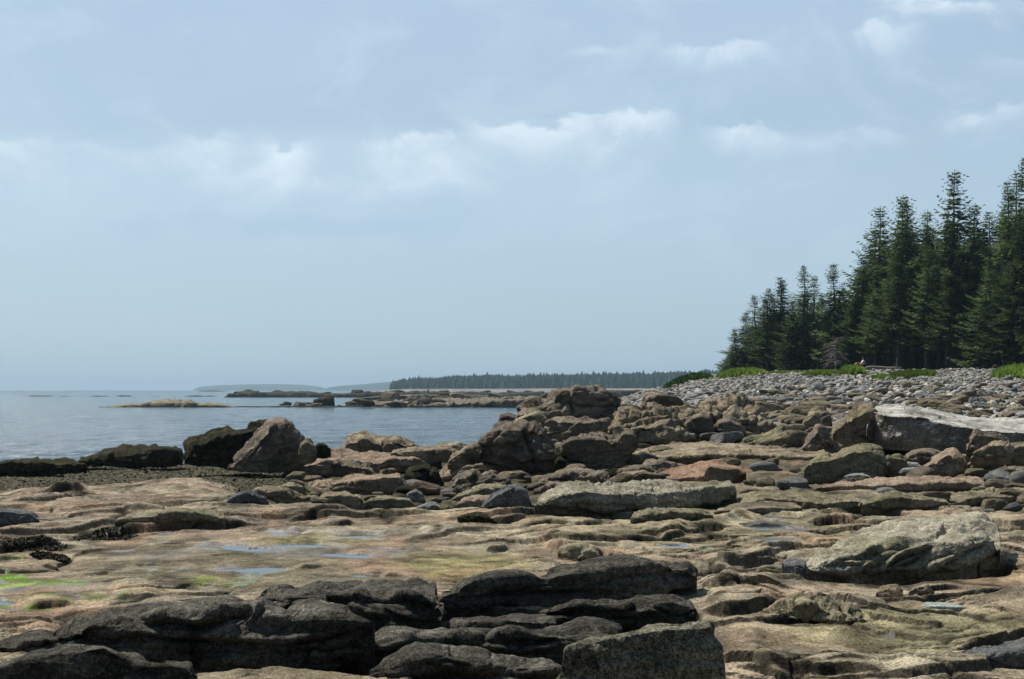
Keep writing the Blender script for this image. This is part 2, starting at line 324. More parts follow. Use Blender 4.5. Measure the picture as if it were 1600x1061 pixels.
def rock_mat(name, A, B, C, dark=(.035, .033, .028), dark_amt=.4, green=(.10, .11, .04), green_amt=.25, speck=.5, barn=0.0, gloss=.04, cs=1.0, attr=False, bumpk=1.0, pale_top=False):
    m, t = new_mat(name)
    tc = t.node('ShaderNodeTexCoord').outputs['Object']; rnd = t.node('ShaderNodeObjectInfo').outputs['Random']
    p = t.vmath('ADD', tc, t.comb(t.math('MULTIPLY', rnd, 37.0), t.math('MULTIPLY', rnd, 91.0), t.math('MULTIPLY', rnd, 53.0)))
    n1 = t.noise(p, .9 * cs, 5, .6, .4); n2 = t.noise(t.mapping(p, (1, 1, 2.2), (.2, .1, .4)), 3.4 * cs, 6, .62, .3); n3 = t.noise(p, 24 * cs, 5, .7); n4 = t.noise(p, 85, 3, .7)
    f = t.math('ADD', t.math('MULTIPLY', n1, .6), t.math('MULTIPLY', n2, .5))
    c = t.ramp(f, [(.38, A), (.53, B), (.68, C)])
    if attr:
        a = t.node('ShaderNodeAttribute', attribute_name='tint').outputs[0]; c = t.mix(1.0, c, a, 'MULTIPLY')
    gm = t.math('MULTIPLY', t.smooth(t.noise(p, 2.1 * cs, 6, .65, .5), .50, .66), green_amt); c = t.mix(gm, c, green)
    dm = t.math('MULTIPLY', t.smooth(t.noise(t.mapping(p, (1, 1, .6), (0, .3, 0), (4, 9, 2)), 1.7 * cs, 8, .68, .6), .50 - .06 * dark_amt, .64), dark_amt); c = t.mix(dm, c, dark)
    s = t.smooth(n3, .30, .72, 1 - speck * .75, 1 + speck * .55); c = t.mix(1.0, c, t.comb(s, s, s), 'MULTIPLY')
    s2 = t.smooth(n4, .36, .65, 1 - speck * .7, 1 + speck * .6); c = t.mix(1.0, c, t.comb(s2, s2, s2), 'MULTIPLY')
    if pale_top:   # paler where facing up, darker down the sides
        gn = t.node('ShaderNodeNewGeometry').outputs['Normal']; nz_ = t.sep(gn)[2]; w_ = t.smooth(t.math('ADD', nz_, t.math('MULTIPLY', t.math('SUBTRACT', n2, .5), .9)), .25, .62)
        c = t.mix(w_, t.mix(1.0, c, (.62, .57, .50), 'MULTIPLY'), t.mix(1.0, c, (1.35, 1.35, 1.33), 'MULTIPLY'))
    if barn > 0:
        vo = t.node('ShaderNodeTexVoronoi'); t.put(vo.inputs['Vector'], p); vo.inputs['Scale'].default_value = 46
        bm = t.math('MULTIPLY', t.smooth(vo.outputs['Distance'], .32, .18), t.smooth(t.noise(p, 5, 5, .7), .50, .68)); c = t.mix(t.math('MULTIPLY', bm, barn), c, (.42, .40, .35))
    v2 = t.node('ShaderNodeTexVoronoi', feature='DISTANCE_TO_EDGE'); t.put(v2.inputs['Vector'], t.vmath('ADD', t.mapping(p, (1, 1, 2.4), (.25, -.2, .3)), t.vmath('SCALE', t.comb(n1, n2, n3), scale=.5))); v2.inputs['Scale'].default_value = 1.5 * cs
    ck = t.smooth(v2.outputs[0], 0, .035, 0, 1)
    b = bumps(t, [(n2, .07 * bumpk, .8), (ck, .03 * bumpk, .6), (n3, .022 * bumpk, .9), (n4, .007, .9)])
    finish(t, c, .9, b, gloss); return m
rock_mat('tan_rock', (.135, .106, .074), (.245, .195, .135), (.36, .30, .21), dark_amt=.55, green_amt=.40)
rock_mat('pink_rock', (.17, .125, .092), (.285, .208, .152), (.38, .30, .22), dark_amt=.42, green_amt=.28)
rock_mat('brown_rock', (.090, .073, .057), (.17, .138, .107), (.28, .232, .178), dark_amt=.6, green_amt=.35)
rock_mat('olive_rock', (.115, .104, .068), (.21, .185, .120), (.33, .29, .195), dark_amt=.45, green_amt=.55)
rock_mat('grey_rock', (.13, .13, .125), (.20, .20, .19), (.29, .285, .265), dark_amt=.35, green_amt=.12)
rock_mat('slate_rock', (.075, .078, .078), (.125, .128, .125), (.19, .192, .186), dark_amt=.3, green_amt=.05)
rock_mat('dark_rock', (.036, .032, .026), (.076, .070, .057), (.145, .134, .108), dark=(.012, .012, .010), dark_amt=.6, green=(.055, .052, .032), green_amt=.35, speck=.8, barn=.3, bumpk=.5)
rock_mat('lichen_rock', (.070, .064, .047), (.135, .126, .090), (.22, .205, .150), dark_amt=.7, green=(.09, .10, .045), green_amt=.5, speck=.9, barn=.3, bumpk=.6)
rock_mat('white_rock', (.20, .185, .16), (.32, .305, .275), (.45, .435, .40), dark=(.06, .055, .045), dark_amt=.65, green_amt=.05, pale_top=True, bumpk=.6)
rock_mat('pale_speckled_rock', (.17, .150, .108), (.27, .245, .180), (.39, .36, .28), dark_amt=.45, green=(.15, .155, .075), green_amt=.45, speck=.65, barn=.12, bumpk=.45)
rock_mat('red_rock', (.19, .125, .088), (.28, .175, .122), (.34, .24, .165), dark_amt=.35, green_amt=.2)
rock_mat('seaweed_rock', (.022, .022, .012), (.045, .042, .022), (.085, .078, .04), dark=(.012, .012, .008), dark_amt=.6, green=(.06, .065, .02), green_amt=.5, speck=1.2, cs=1.8, bumpk=1.5)
rock_mat('pebble_rock', (.16, .165, .16), (.25, .25, .235), (.33, .32, .29), dark_amt=.15, green_amt=.15, gloss=.10)
rock_mat('bluish_rock', (.22, .26, .24), (.30, .34, .31), (.36, .40, .37), dark_amt=.1, green_amt=.1)

rock_mat('pale_cobble', (.27, .26, .235), (.36, .345, .31), (.45, .435, .40), dark_amt=.3, green_amt=.05)
# ------------------------------------------------------------------ ground sheet
def build_ground():
    pxs = np.concatenate([np.arange(-420, -20, 5.0), np.arange(-20, 1620, 1.35), np.arange(1620, 2100, 5.0)])
    rows = np.concatenate([np.arange(1230, 960, -1.0), np.arange(960, 764, -.62)]); Ya = F * 1.6 / (rows - HZ)
    Yb = [2.2, 2.8, 3.4, 3.9, 4.4, 4.9, 5.3]; Yb = [y for y in Yb if y < Ya[0] - .1]
    Yc = Ya[-1] * np.exp(np.arange(1, 330) * .0085)
    Y = np.concatenate([Yb, Ya, Yc]); Y = np.concatenate([Y, np.linspace(Y[-1] + 8, 480, 24)])
    PX, YY = np.meshgrid(pxs, Y); X = (PX - CX) / F * YY
    D = land_detail(X, YY, PX)
    for _ in range(1): D[:, 1:-1] = .25 * D[:, :-2] + .5 * D[:, 1:-1] + .25 * D[:, 2:]
    Z = base_z(PX, YY) + D
    n1 = fbm2(X * .8, YY * .42, 6, .6); n2 = fbm2(X * 2.0 + 4, YY * 1.0, 5, .6); n3 = fbm2(X * 1.3 - 20, YY * .6 + 7, 6, .6)
    def C(r, g, b): return np.array([r, g, b], np.float32)
    left = 1 - sstep(PX, 700, 1100)
    tan = C(.205, .168, .120); pink = C(.225, .168, .128); olive = C(.150, .138, .092); grey = C(.115, .106, .088); dk = C(.040, .036, .026)
    col = np.ones(X.shape + (3,), np.float32) * tan
    def mixc(m, c):
        nonlocal col; m = np.clip(m, 0, 1)[..., None].astype(np.float32); col = col * (1 - m) + c * m
    mixc(sstep(n1, -.1, .45) * (.35 + .5 * left), pink)
    mixc(sstep(n2, .0, .30) * .36, olive)
    mixc(sstep(n3, .05, .30) * .65, grey); mixc(sstep(-n1, .15, .4) * .45, C(.255, .225, .165))
    # broad damp greyish-green slab with the pools
    def ell(cx, cy, rx, ry, soft=.5, wob=.35):
        y0 = ground_xy(cx, cy + ry)[1]; y1 = ground_xy(cx, max(cy - ry, HZ + 25))[1]
        q = np.sqrt(((PX - cx) / rx) ** 2 + ((YY - (y0 + y1) / 2) / ((y1 - y0) / 2)) ** 2) * (1 + wob * n2)
        return 1 - sstep(q, 1 - soft, 1 + soft * .4)
    mixc(ell(420, 880, 420, 40) * .50, C(.115, .105, .066)); mixc(ell(200, 905, 190, 22) * .5, C(.085, .080, .055))
    mixc(ell(730, 885, 130, 24) * .5, C(.20, .19, .07)); mixc(ell(500, 845, 120, 12) * .5, C(.15, .14, .06))
    mixc(ell(60, 975, 150, 22) * .6, C(.20, .13, .095)); mixc(ell(860, 872, 70, 14) * .5, C(.15, .10, .08))
    mixc(ell(1420, 985, 230, 35) * .55, C(.17, .165, .085)); mixc(ell(1300, 1035, 200, 22) * .4, C(.25, .235, .165)); mixc(ell(1180, 1000, 80, 22) * .5, C(.20, .15, .10))
    mixc(ell(1560, 905, 90, 26) * .6, C(.28, .19, .115)); mixc(ell(1100, 830, 330, 34) * .45, C(.235, .205, .125)); mixc(ell(700, 815, 170, 14) * .4, C(.22, .17, .11))
    fine = fbm2(X * 6, YY * 3, 4)
    for (cx, cy, rx, ry, g) in [(25, 916, 100, 9, (.11, .19, .04)), (-10, 916, 90, 8, (.14, .23, .04)), (85, 938, 95, 7, (.09, .17, .05)), (20, 954, 42, 5, (.13, .20, .04)), (25, 878, 26, 4, (.11, .16, .05)), (320, 908, 40, 6, (.15, .17, .05)), (730, 900, 60, 8, (.15, .17, .06))]:
        mixc(ell(cx, cy, rx, ry, .45, .8) * sstep(fine, -.5, .15) * .9, C(*g))
    # wrack: dark weed in slab pits and on the low shore
    for (cx, cy, rx, ry) in [(165, 839, 55, 9), (45, 859, 65, 9), (80, 876, 34, 5), (105, 768, 40, 6)]:
        mixc(ell(cx, cy, rx, ry, .25, .5) * .95, C(.022, .022, .013))
    pit = sstep(PX, 60, 200) * (1 - sstep(PX, 1085, 1105)) * sstep(YY, 7.0, 7.4) * (1 - sstep(YY, 9.8, 10.3)); mixc(pit * .95, C(.020, .019, .015))  # crevice between the foreground ledges coloured nearly black
    low = sstep(YY, 21.5, 23.5) * (1 - sstep(PX, 250, 300)) + sstep(YY, 26, 28) * sstep(PX, 250, 300) * (1 - sstep(PX, 430, 460)) + sstep(YY, 19.5, 21.5) * sstep(PX, 430, 460)
    wd = sstep(Z - .12 * n2, 1.36, 1.18)
    mixc(wd * .92, C(.040, .038, .022)); mixc(wd * sstep(fine, 0, .5) * .5, C(.10, .09, .045))
    mixc(sstep(YY, 24, 30) * sstep(PX, 700, 900) * (1 - wd) * .6, C(.12, .10, .075))
    # cobble bank: pale stones' bed
    cob = sstep(Z, 1.75, 2.1); mixc(cob * .9, C(.155, .150, .138))
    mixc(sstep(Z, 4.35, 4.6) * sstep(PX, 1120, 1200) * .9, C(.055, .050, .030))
    for k_, (ux, uy, f1, f2, idd, dx, dy) in enumerate(plates(X, YY)):
        ed = f2 - f1; m = sstep(n3 + n1, -.5, .1) if k_ == 0 else sstep(perlin2(X * .45 + 3 + k_ * 9, YY * .3), -.25, .25); calmc = 1 - .8 * ell(440, 880, 400, 48)
        mixc(np.exp(-(ed / (.055, .065, .06)[k_]) ** 2) * (.92, .8, .5)[k_] * (YY < 30) * m * calmc, C(.030, .027, .018)); tone = 1 + ((idd % 13) / 6. - 1) * .12 * (YY < 30); col *= tone[..., None].astype(np.float32)
    for (cx, cy, rx, ry, dp) in HOLLOWS: mixc(ell(cx, cy, rx, ry, .4, .4) * .9, C(.028, .026, .018))  # near-black patches under rock fronts, standing in for their undercut shadow
    mixc(sstep(YY, 22, 26) * sstep(PX, 850, 950) * (1 - sstep(Z, 1.75, 1.95)) * .8, C(.085, .072, .050)); mixc(sstep(fine, -.1, .5) * sstep(YY, 20, 24) * sstep(PX, 500, 600) * .5, C(.045, .042, .028))
    # shade painted on steps facing the camera, sunlight painted on their far slopes
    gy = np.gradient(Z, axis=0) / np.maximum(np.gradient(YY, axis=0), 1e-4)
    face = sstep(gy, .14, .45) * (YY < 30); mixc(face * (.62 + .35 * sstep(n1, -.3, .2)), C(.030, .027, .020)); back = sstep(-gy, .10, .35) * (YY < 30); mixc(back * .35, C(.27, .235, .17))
    # iron-red and rust edges
    mixc(sstep(perlin2(X * 1.1 + 50, YY * .6), .25, .5) * .35 * (1 - wd) * (1 - cob), C(.26, .165, .11))
    wet = np.zeros_like(X)
    for (cx, cy, rx, ry) in POOLS: wet = np.maximum(wet, .7 * ell(cx, cy, rx * 1.25, ry * 1.5, .5, .9))
    for (cx, cy, rx, ry) in [(60, 930, 130, 26), (420, 875, 260, 26), (1050, 850, 60, 9), (1230, 838, 60, 8)]: wet = np.maximum(wet, .42 * ell(cx, cy, rx, ry, .6, .5) * sstep(n3, .05, .35))
    col[..., 0] *= 1.20; col[..., 1] *= 1.18; col[..., 2] *= 1.17
    col *= (1 - .38 * wet[..., None]).astype(np.float32); col = np.concatenate([col, wet[..., None].astype(np.float32)], -1)
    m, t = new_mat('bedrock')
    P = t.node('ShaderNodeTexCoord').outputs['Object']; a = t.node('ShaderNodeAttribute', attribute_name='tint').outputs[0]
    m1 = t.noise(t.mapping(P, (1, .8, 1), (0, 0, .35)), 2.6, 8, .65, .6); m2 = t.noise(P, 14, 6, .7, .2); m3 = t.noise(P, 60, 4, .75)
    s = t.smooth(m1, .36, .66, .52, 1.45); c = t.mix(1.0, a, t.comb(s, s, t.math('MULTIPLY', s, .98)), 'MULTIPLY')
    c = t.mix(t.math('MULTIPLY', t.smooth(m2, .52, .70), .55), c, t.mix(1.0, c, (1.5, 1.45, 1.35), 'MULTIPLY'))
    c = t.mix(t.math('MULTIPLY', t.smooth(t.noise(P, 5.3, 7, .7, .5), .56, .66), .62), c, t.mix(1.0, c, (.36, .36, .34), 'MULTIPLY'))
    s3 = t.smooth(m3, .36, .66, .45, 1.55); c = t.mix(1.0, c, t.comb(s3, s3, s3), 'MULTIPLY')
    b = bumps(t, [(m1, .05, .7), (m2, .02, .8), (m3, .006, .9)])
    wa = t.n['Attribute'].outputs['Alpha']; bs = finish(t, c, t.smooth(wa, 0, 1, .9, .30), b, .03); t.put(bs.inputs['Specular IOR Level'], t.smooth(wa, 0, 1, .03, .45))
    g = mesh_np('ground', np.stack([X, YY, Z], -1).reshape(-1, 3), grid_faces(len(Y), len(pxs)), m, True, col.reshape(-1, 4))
    tag(g, kind='structure')
build_ground()

# ------------------------------------------------------------------ sea and pools
def build_water():
    m, t = new_mat('sea_water'); P = t.node('ShaderNodeTexCoord').outputs['Object']
    x, y, z = t.sep(P); d = t.vmath('LENGTH', P)
    w1 = t.noise(t.mapping(P, (1, 2.2, 1), (0, 0, .12)), .55, 4, .55); w2 = t.noise(t.mapping(P, (1, 1.9, 1), (0, 0, -.1)), 2.6, 4, .6); w3 = t.noise(t.mapping(P, (1, 2.5, 1)), .09, 3, .5)
    b = bumps(t, [(w3, 1.6, .7), (w1, .62, .9), (w2, .09, .8)])
    col = t.mix(t.smooth(d, 60, 500), (.020, .042, .056), (.030, .070, .085))
    finish(t, col, t.smooth(d, 100, 2500, .12, .26), b, .5, IOR=1.333)
    pxs = np.concatenate([np.arange(-900, 1500, 3.2), np.arange(1500, 2700, 30.0)])
    rows = np.concatenate([np.arange(780, 660, -.7), np.arange(660, 612, -.4), [611.5, 611, 610.6, 610.3, 610.1, 609.9, 609.74]])
    Y = F * EYE / (rows - HZ); PX, YY = np.meshgrid(pxs, Y); X = (PX - CX) / F * YY
    am = (1 - sstep(YY, 150, 420))
    Z = 1.7 * am * .8 * (.040 * perlin2(X * .16, YY * .34 + 3) + .042 * perlin2(X * .42 + 4, YY * .95) + .026 * perlin2(X * 1.1, YY * 2.2) + .010 * perlin2(X * 2.7, YY * 4.6))
    tag(mesh_np('sea_water', np.stack([X, YY, Z], -1).reshape(-1, 3), grid_faces(*X.shape), m, True), kind='structure')
    m2, t = new_mat('pool_water'); P = t.node('ShaderNodeTexCoord').outputs['Object']
    finish(t, (.02, .025, .03), .03, bumps(t, [(t.noise(P, 9, 3, .5), .003, .5)]), .5, IOR=1.333)
    for i, (cx, cy, rx, ry) in enumerate(POOLS):
        y0 = ground_xy(cx, cy + 1.25 * ry)[1]; y1 = ground_xy(cx, cy - 1.25 * ry)[1]; yc = (y0 + y1) / 2
        a = np.linspace(0, 2 * np.pi, 40, endpoint=False); py = yc + (y1 - y0) / 2 * np.sin(a); ppx = cx + 1.25 * rx * np.cos(a)
        zb = float(base_z(np.array([cx]), np.array([yc]))[0])
        V = np.stack([(ppx - CX) / F * py, py, np.full(40, zb - .016)], -1)
        o = mesh_np('tide_pool', V, np.arange(40)[None, :], m2, False, loc=((cx - CX) / F * yc, yc, zb - .016)); tag(o, kind='structure')
build_water()

# ------------------------------------------------------------------ rocks traced by their outline and given real distance, thickness and relief
def voro(P, n, r, lo, hi):
    """distance to nearest and second nearest of n random points, and the id of the nearest"""
    C = r.uniform(lo, hi, (n, 3)).astype(np.float32); F1 = np.full(len(P), 1e9, np.float32); F2 = F1.copy(); I = np.zeros(len(P), int)
    for k in range(n):
        d = np.sum((P - C[k]) ** 2, 1); c = d < F1; F2 = np.where(c, F1, np.minimum(F2, d)); I = np.where(c, k, I); F1 = np.where(c, d, F1)
    return np.sqrt(F1), np.sqrt(F2), I
NROCK = 0; MARKS = []
def hero(label, mat, top, brink, bot, name='boulder', D=None, depth=None, lean=.22, under=.12, rough=1.0, cells=None, strata=None, group=None, res=1.5, roundpx=None, cat='boulder', slope=True, sinkm=.12, blocky=1.0, foldy=0.0, grooves=()):
    global NROCK; NROCK += 1; blocky *= .45 if cat == 'rock slab' else 1.0; r = np.random.default_rng(1000 + NROCK)
    x0, x1 = top[0][0], top[-1][0]; W = x1 - x0; n = int(np.clip(W / res, 26, 620))
    s = np.linspace(0, 1, n); s = s + .5 / (2 * np.pi) * -np.sin(2 * np.pi * s) * .9 if W < 250 else s
    px = x0 + W * s
    yt = np.interp(px, *zip(*top)); yo = np.interp(px, *zip(*bot))
    yb = np.interp(px, *zip(*brink)) if brink else yt + .22 * (yo - yt)
    for a in (yt, yb, yo):
        for _ in range(max(1, n // 60)): a[1:-1] = .25 * a[:-2] + .5 * a[1:-1] + .25 * a[2:]
    yb = np.clip(yb, yt + .5, yo - .3); yo = np.maximum(yo, yb + 1)
    rp = roundpx or min(14, W * .12); e = np.minimum(1, np.minimum(px - x0, x1 - px) / rp); e = np.sqrt(np.clip(1 - (1 - e) ** 2, 0, 1))
    ym = yb * .5 + yo * .5
    yt, yb, yo = ym + (yt - ym) * e, ym + (yb - ym) * e, ym + (yo - ym) * e
    # distance of the foot of the rock from where its lower edge meets the land
    if D is None:
        kk = np.linspace(.2, .8, 7); dd = np.array([hit(np.interp(q, s, px), min(np.interp(q, s, yo), 1150)) for q in kk])
        if slope:
            A = np.polyfit(kk, dd, 1); Dm = np.median(dd); lim = .7 * W / F * Dm; A0 = np.clip(A[0], -lim, lim); Df = Dm + A0 * (s - .5)
        else: Df = np.full(n, np.median(dd))
    elif isinstance(D, tuple): Df = D[0] + (D[1] - D[0]) * s
    else: Df = np.full(n, float(D))
    Wm = W / F * Df.mean(); dep = depth or .62 * Wm
    Hm = (yo - yb) / F * Df
    nf = int(np.clip((yo - yb).max() / res, 8, 90)); nt = int(np.clip((yb - yt).max() / res * 1.3, 8, 70)); nb = 8
    L = np.where(yt > HZ + 8, Df * ((yb - HZ) / np.maximum(yt - HZ, 1) - 1), dep); L = np.clip(L, .22 * dep, dep)
    for _ in range(n // 12 + 2): L[1:-1] = .25 * L[:-2] + .5 * L[1:-1] + .25 * L[2:]
    q = np.abs(2 * s - 1); ee = (1 - q ** 3.2) ** (1 / 3.2)
    fr = Df + .5 * L * (1 - ee); bk = Df + L - .45 * L * (1 - ee) + lean * Hm
    sink = max(sinkm, .12 * Hm.max())
    P = [px2w(px, yo, fr + under * Hm) - np.array([0, 0, sink]) * (1 + 0 * px)[:, None]]
    for v in np.linspace(0, 1, nf):
        row = yo + (yb - yo) * v; d = fr + lean * Hm * v ** 1.6 + under * Hm * max(0, 1 - v / .28) ** 2
        P.append(px2w(px, row, d))
    d0 = fr + lean * Hm
    for u in np.linspace(0, 1, nt + 1)[1:]:
        row = yb + (yt - yb) * u; d = 1 / ((1 - u) / d0 + u / bk); P.append(px2w(px, row, d))
    tp = P[-1]; zb = P[1][:, 2] - sink
    for w in np.linspace(0, 1, nb + 1)[1:]:
        q_ = tp.copy(); q_[:, 1] += .30 * Hm * math.sin(w * 1.57) + .02; q_[:, 2] = tp[:, 2] + (zb - tp[:, 2]) * w; P.append(q_)
    G = np.array(P); nr = len(G)
    # crisp edges soften a little
    for _ in range(1): G[2:-2] = .25 * G[1:-3] + .5 * G[2:-2] + .25 * G[3:-1]
    # normals of the tube grid
    du = np.roll(G, -1, 0) - np.roll(G, 1, 0); dv = np.gradient(G, axis=1); N = np.cross(du, dv); N /= np.maximum(np.linalg.norm(N, axis=2), 1e-9)[..., None]
    cen = G.mean((0, 1)); 
    if np.mean(np.sum(N * (G - cen), 2)) < 0: N = -N
    sz = max(.25, min(Wm, 3.0 * max(Hm.max(), .15))); Q = (G - cen).reshape(-1, 3).astype(np.float32)
    off = r.uniform(-50, 50, 3).astype(np.float32); k = 1.0 / sz
    disp = .060 * sz * fbm3(Q * k * 1.6 + off, 2) + (.035 - .020 * foldy) * sz * fbm3(Q * k * 4.5 + off, 4, .55)
    a, b = R(r.uniform(-18, 18)), R(r.uniform(-14, 14))
    M = np.array([[math.cos(a), 0, math.sin(a)], [0, 1, 0], [-math.sin(a), 0, math.cos(a)]]) @ np.array([[1, 0, 0], [0, math.cos(b), -math.sin(b)], [0, math.sin(b), math.cos(b)]])
    T = (Q @ M.T.astype(np.float32)); T = T + .10 * sz * np.stack([fbm3(Q * k * 3 + off + 7, 2), fbm3(Q * k * 3 + off + 19, 2), fbm3(Q * k * 3 + off + 31, 2)], -1)
    T[:, 2] *= 2.0; lo, hi = T.min(0), T.max(0)
    nc = cells or int(np.clip(10 + Wm / sz * 9, 10, 60)); f1, f2, I = voro(T.astype(np.float32), nc, r, lo, hi)
    hgt = r.uniform(-1, 1, nc); ed = f2 - f1; CT = np.stack([np.bincount(I, T[:, j], nc) for j in range(3)], 1) / np.maximum(np.bincount(I, minlength=nc), 1)[:, None]; gt = r.normal(0, 1, (nc, 3)); tiltd = np.sum(gt[I] * (T - CT[I]), 1)
    disp += blocky * (.030 * sz * hgt[I] + .12 * np.clip(tiltd, -.5 * sz, .5 * sz) - .030 * sz * np.exp(-(ed / (.03 * sz)) ** 2))
    st = strata or (.018 * sz, 3.2 / max(Hm.max(), .2), a * .6)
    sa, sf, sang = st; ph = (Q[:, 2] * math.cos(sang) - Q[:, 0] * math.sin(sang)) * sf + 1.1 * fbm3(Q * k * 1.1 + off + 3, 3) + .15 * Q[:, 1]
    g = np.abs(2 * (ph - np.floor(ph)) - 1); disp += sa * (np.sqrt(np.clip(1 - (1 - g) ** 2, 0, 1)) - .7) * 1.6 * sstep(perlin3(Q[:, 0] * k * 2 + off[0], Q[:, 1] * k * 2, Q[:, 2] * k * 5), -.5, .3)
    ridge = 1 - np.abs(fbm3(Q * k * 9 + off + 5, 3)); disp += .014 * sz * (ridge - .8) * (1 - .6 * foldy)
    if foldy: fo = np.abs(fbm3(np.stack([Q[:, 0] * .9, Q[:, 1] * .9, Q[:, 2] * 5.5], -1) + off + 60, 3)); disp += foldy * (.10 * np.sqrt(np.minimum(fo, .6)) - .05)
    SX = CX + F * G[..., 0] / G[..., 1]; SR = HZ + F * (EYE - G[..., 2]) / G[..., 1]; gd = np.zeros_like(SX); front = np.arange(nr)[:, None] <= nf + nt + 1
    wobr = 2.0 * fbm3(np.stack([SX * .05, SR * .10, SX * 0 + off[0]], -1), 2) * np.where(np.arange(nr)[:, None] <= nf + 1, 1.0, .15)
    for pts, wpx, dm in grooves:
        pts = np.array(pts, float)
        if abs(pts[-1, 0] - pts[0, 0]) > .6 * abs(pts[-1, 1] - pts[0, 1]):
            if pts[0, 0] > pts[-1, 0]: pts = pts[::-1]
            L_ = pts[-1, 0] - pts[0, 0]; dv = SR + wobr - np.interp(SX, pts[:, 0], pts[:, 1]); en = sstep(SX, pts[0, 0] - 3, pts[0, 0] + .18 * L_) * (1 - sstep(SX, pts[-1, 0] - .18 * L_, pts[-1, 0] + 3))
            gd += .75 * en * dm * (-sstep(dv, -.8, 1.2) * np.exp(-np.maximum(dv, 0) / (2.2 * wpx)) + .30 * np.exp(-((dv + 1.3 * wpx) / (1.5 * wpx)) ** 2))
        else:
            if pts[0, 1] > pts[-1, 1]: pts = pts[::-1]
            du_ = SX + wobr - np.interp(SR, pts[:, 1], pts[:, 0]); en = sstep(SR, pts[0, 1] - 3, pts[0, 1] + 4) * (1 - sstep(SR, pts[-1, 1] - 4, pts[-1, 1] + 3)); gd += -.6 * en * dm * np.exp(-(du_ / wpx) ** 2)
    gd *= front * np.where(np.arange(nr)[:, None] <= nf, 1.0, .30)
    disp = disp.reshape(nr, n) * rough * np.clip(e * 1.3, .15, 1)[None, :]
    disp[0] *= .3; disp[1] *= .5; G = G + N * (disp + gd * np.clip(e * 1.3, .1, 1)[None, :])[..., None]
    V = G.reshape(-1, 3); c0, c1 = G[:, 0].mean(0), G[:, -1].mean(0); V = np.vstack([V, c0, c1]); i0, i1 = len(V) - 2, len(V) - 1
    if D is None and Wm < 1.3 and sinkm < .3: V = V + np.array([0, 0, float(np.clip(np.max(land_detail(cen[0] + np.array([-.2, 0, .2]) * Wm, np.full(3, Df.mean()), np.full(3, (x0 + x1) / 2) + np.array([-.2, 0, .2]) * W)), 0, .11))])
    Fq = grid_faces(nr, n, True); a0 = np.arange(nr) * n; a1 = np.roll(a0, -1)
    tri = np.vstack([np.stack([a1, a0, np.full(nr, i0)], 1), np.stack([a0 + n - 1, a1 + n - 1, np.full(nr, i1)], 1)])
    base = np.array([cen[0], cen[1], V[:, 2].min() + sink])
    o = mesh_np(name, V, [Fq, tri], MATS[mat], True, loc=base)
    MARKS.append(((x0 + x1) / 2, float(yo.max()), ' '.join(label.split(',')[0].split(' with ')[0].split()[:7])))
    return tag(o, label, cat, group)

# --- foreground dark ledges
DK = 'dark_rock'
hero('long black barnacled ledge humped at left, behind the rounded bottom-left hump', DK,
     [(-60,1015),(0,1004),(75,986),(125,971),(175,958),(225,951),(300,943),(375,938),(437,932),(500,931),(540,938),(562,948),(586,966)],
     [(-60,1022),(0,1012),(75,1000),(125,986),(150,978),(260,961),(330,968),(437,952),(500,945),(562,960),(586,972)],
     [(-60,1030),(0,1022),(75,1020),(200,1030),(300,1042),(400,1042),(490,1027),(572,998),(586,985)], 'rock_ledge', under=.5, res=1.3, strata=(.02,5,.12), cat='rock ledge', sinkm=.5, blocky=.2, foldy=1.0, grooves=[([(0,1010),(60,1003),(110,993),(145,984)],3,.10),([(225,975),(262,968),(295,975),(320,979),(337,972),(362,962),(410,958)],4,.16),([(398,972),(415,952),(442,939)],3,.10),([(130,1000),(220,992),(330,1000),(450,1008),(560,985)],5,.14)])
hero('flat-topped black ledge lying above the left hump, blunt right end beside the crevice', DK,
     [(396,934),(415,919),(475,915),(525,906),(575,902),(650,902),(680,908),(692,925)], [(396,938),(475,932),(540,926),(620,931),(692,938)],
     [(396,945),(480,962),(560,985),(620,990),(692,984)], 'rock_ledge', under=.35, res=1.3, cat='rock ledge', sinkm=.5, blocky=.2, foldy=1.0, grooves=[([(498,922),(512,933),(542,936)],3,.12),([(560,922),(600,926),(625,931),(650,938),(688,946)],4,.14),([(600,950),(637,966),(680,972)],4,.10),([(420,928),(470,927),(520,922)],2.5,.05)])
hero('rounded charcoal hump filling the bottom left corner', DK,
     [(-90,1060),(-30,1045),(0,1036),(50,1020),(100,1006),(125,1000),(162,999),(195,1007),(237,1018),(262,1021),(300,1037),(312,1052)],
     [(-90,1070),(-30,1056),(0,1046),(50,1033),(100,1018),(125,1012),(162,1010),(195,1019),(237,1030),(262,1034),(300,1046),(312,1058)],
     [(-90,1130),(0,1130),(120,1125),(240,1112),(312,1085)], 'rock_ledge', res=1.3, rough=.8, cat='rock ledge', sinkm=.5, blocky=.2, foldy=1.0, D=6.9, depth=1.2)
hero('long dark twisting ledge across the bottom centre, left of the speckled block', DK,
     [(466,1040),(478,1026),(490,1015),(507,1007),(550,1000),(612,986),(650,985),(700,988),(750,982),(800,982),(875,976),(900,968),(937,965),(962,971),(979,984)],
     [(466,1043),(490,1024),(550,1012),(612,1000),(700,1002),(750,995),(800,996),(875,992),(937,984),(979,992)],
     [(466,1046),(520,1050),(560,1052),(620,1058),(700,1072),(870,1072),(979,1012)], 'rock_ledge', under=.3, res=1.3, strata=(.035,6,.15), cat='rock ledge', sinkm=.5, blocky=.2, foldy=1.0, D=(8.1,8.5), depth=1.1, grooves=[([(560,1016),(600,1018),(625,1011),(655,1004)],4,.14),([(672,990),(712,1008),(750,1016),(800,1021),(850,1016),(880,1008)],4,.14),([(760,992),(800,1002),(860,996),(900,985)],3,.08)])
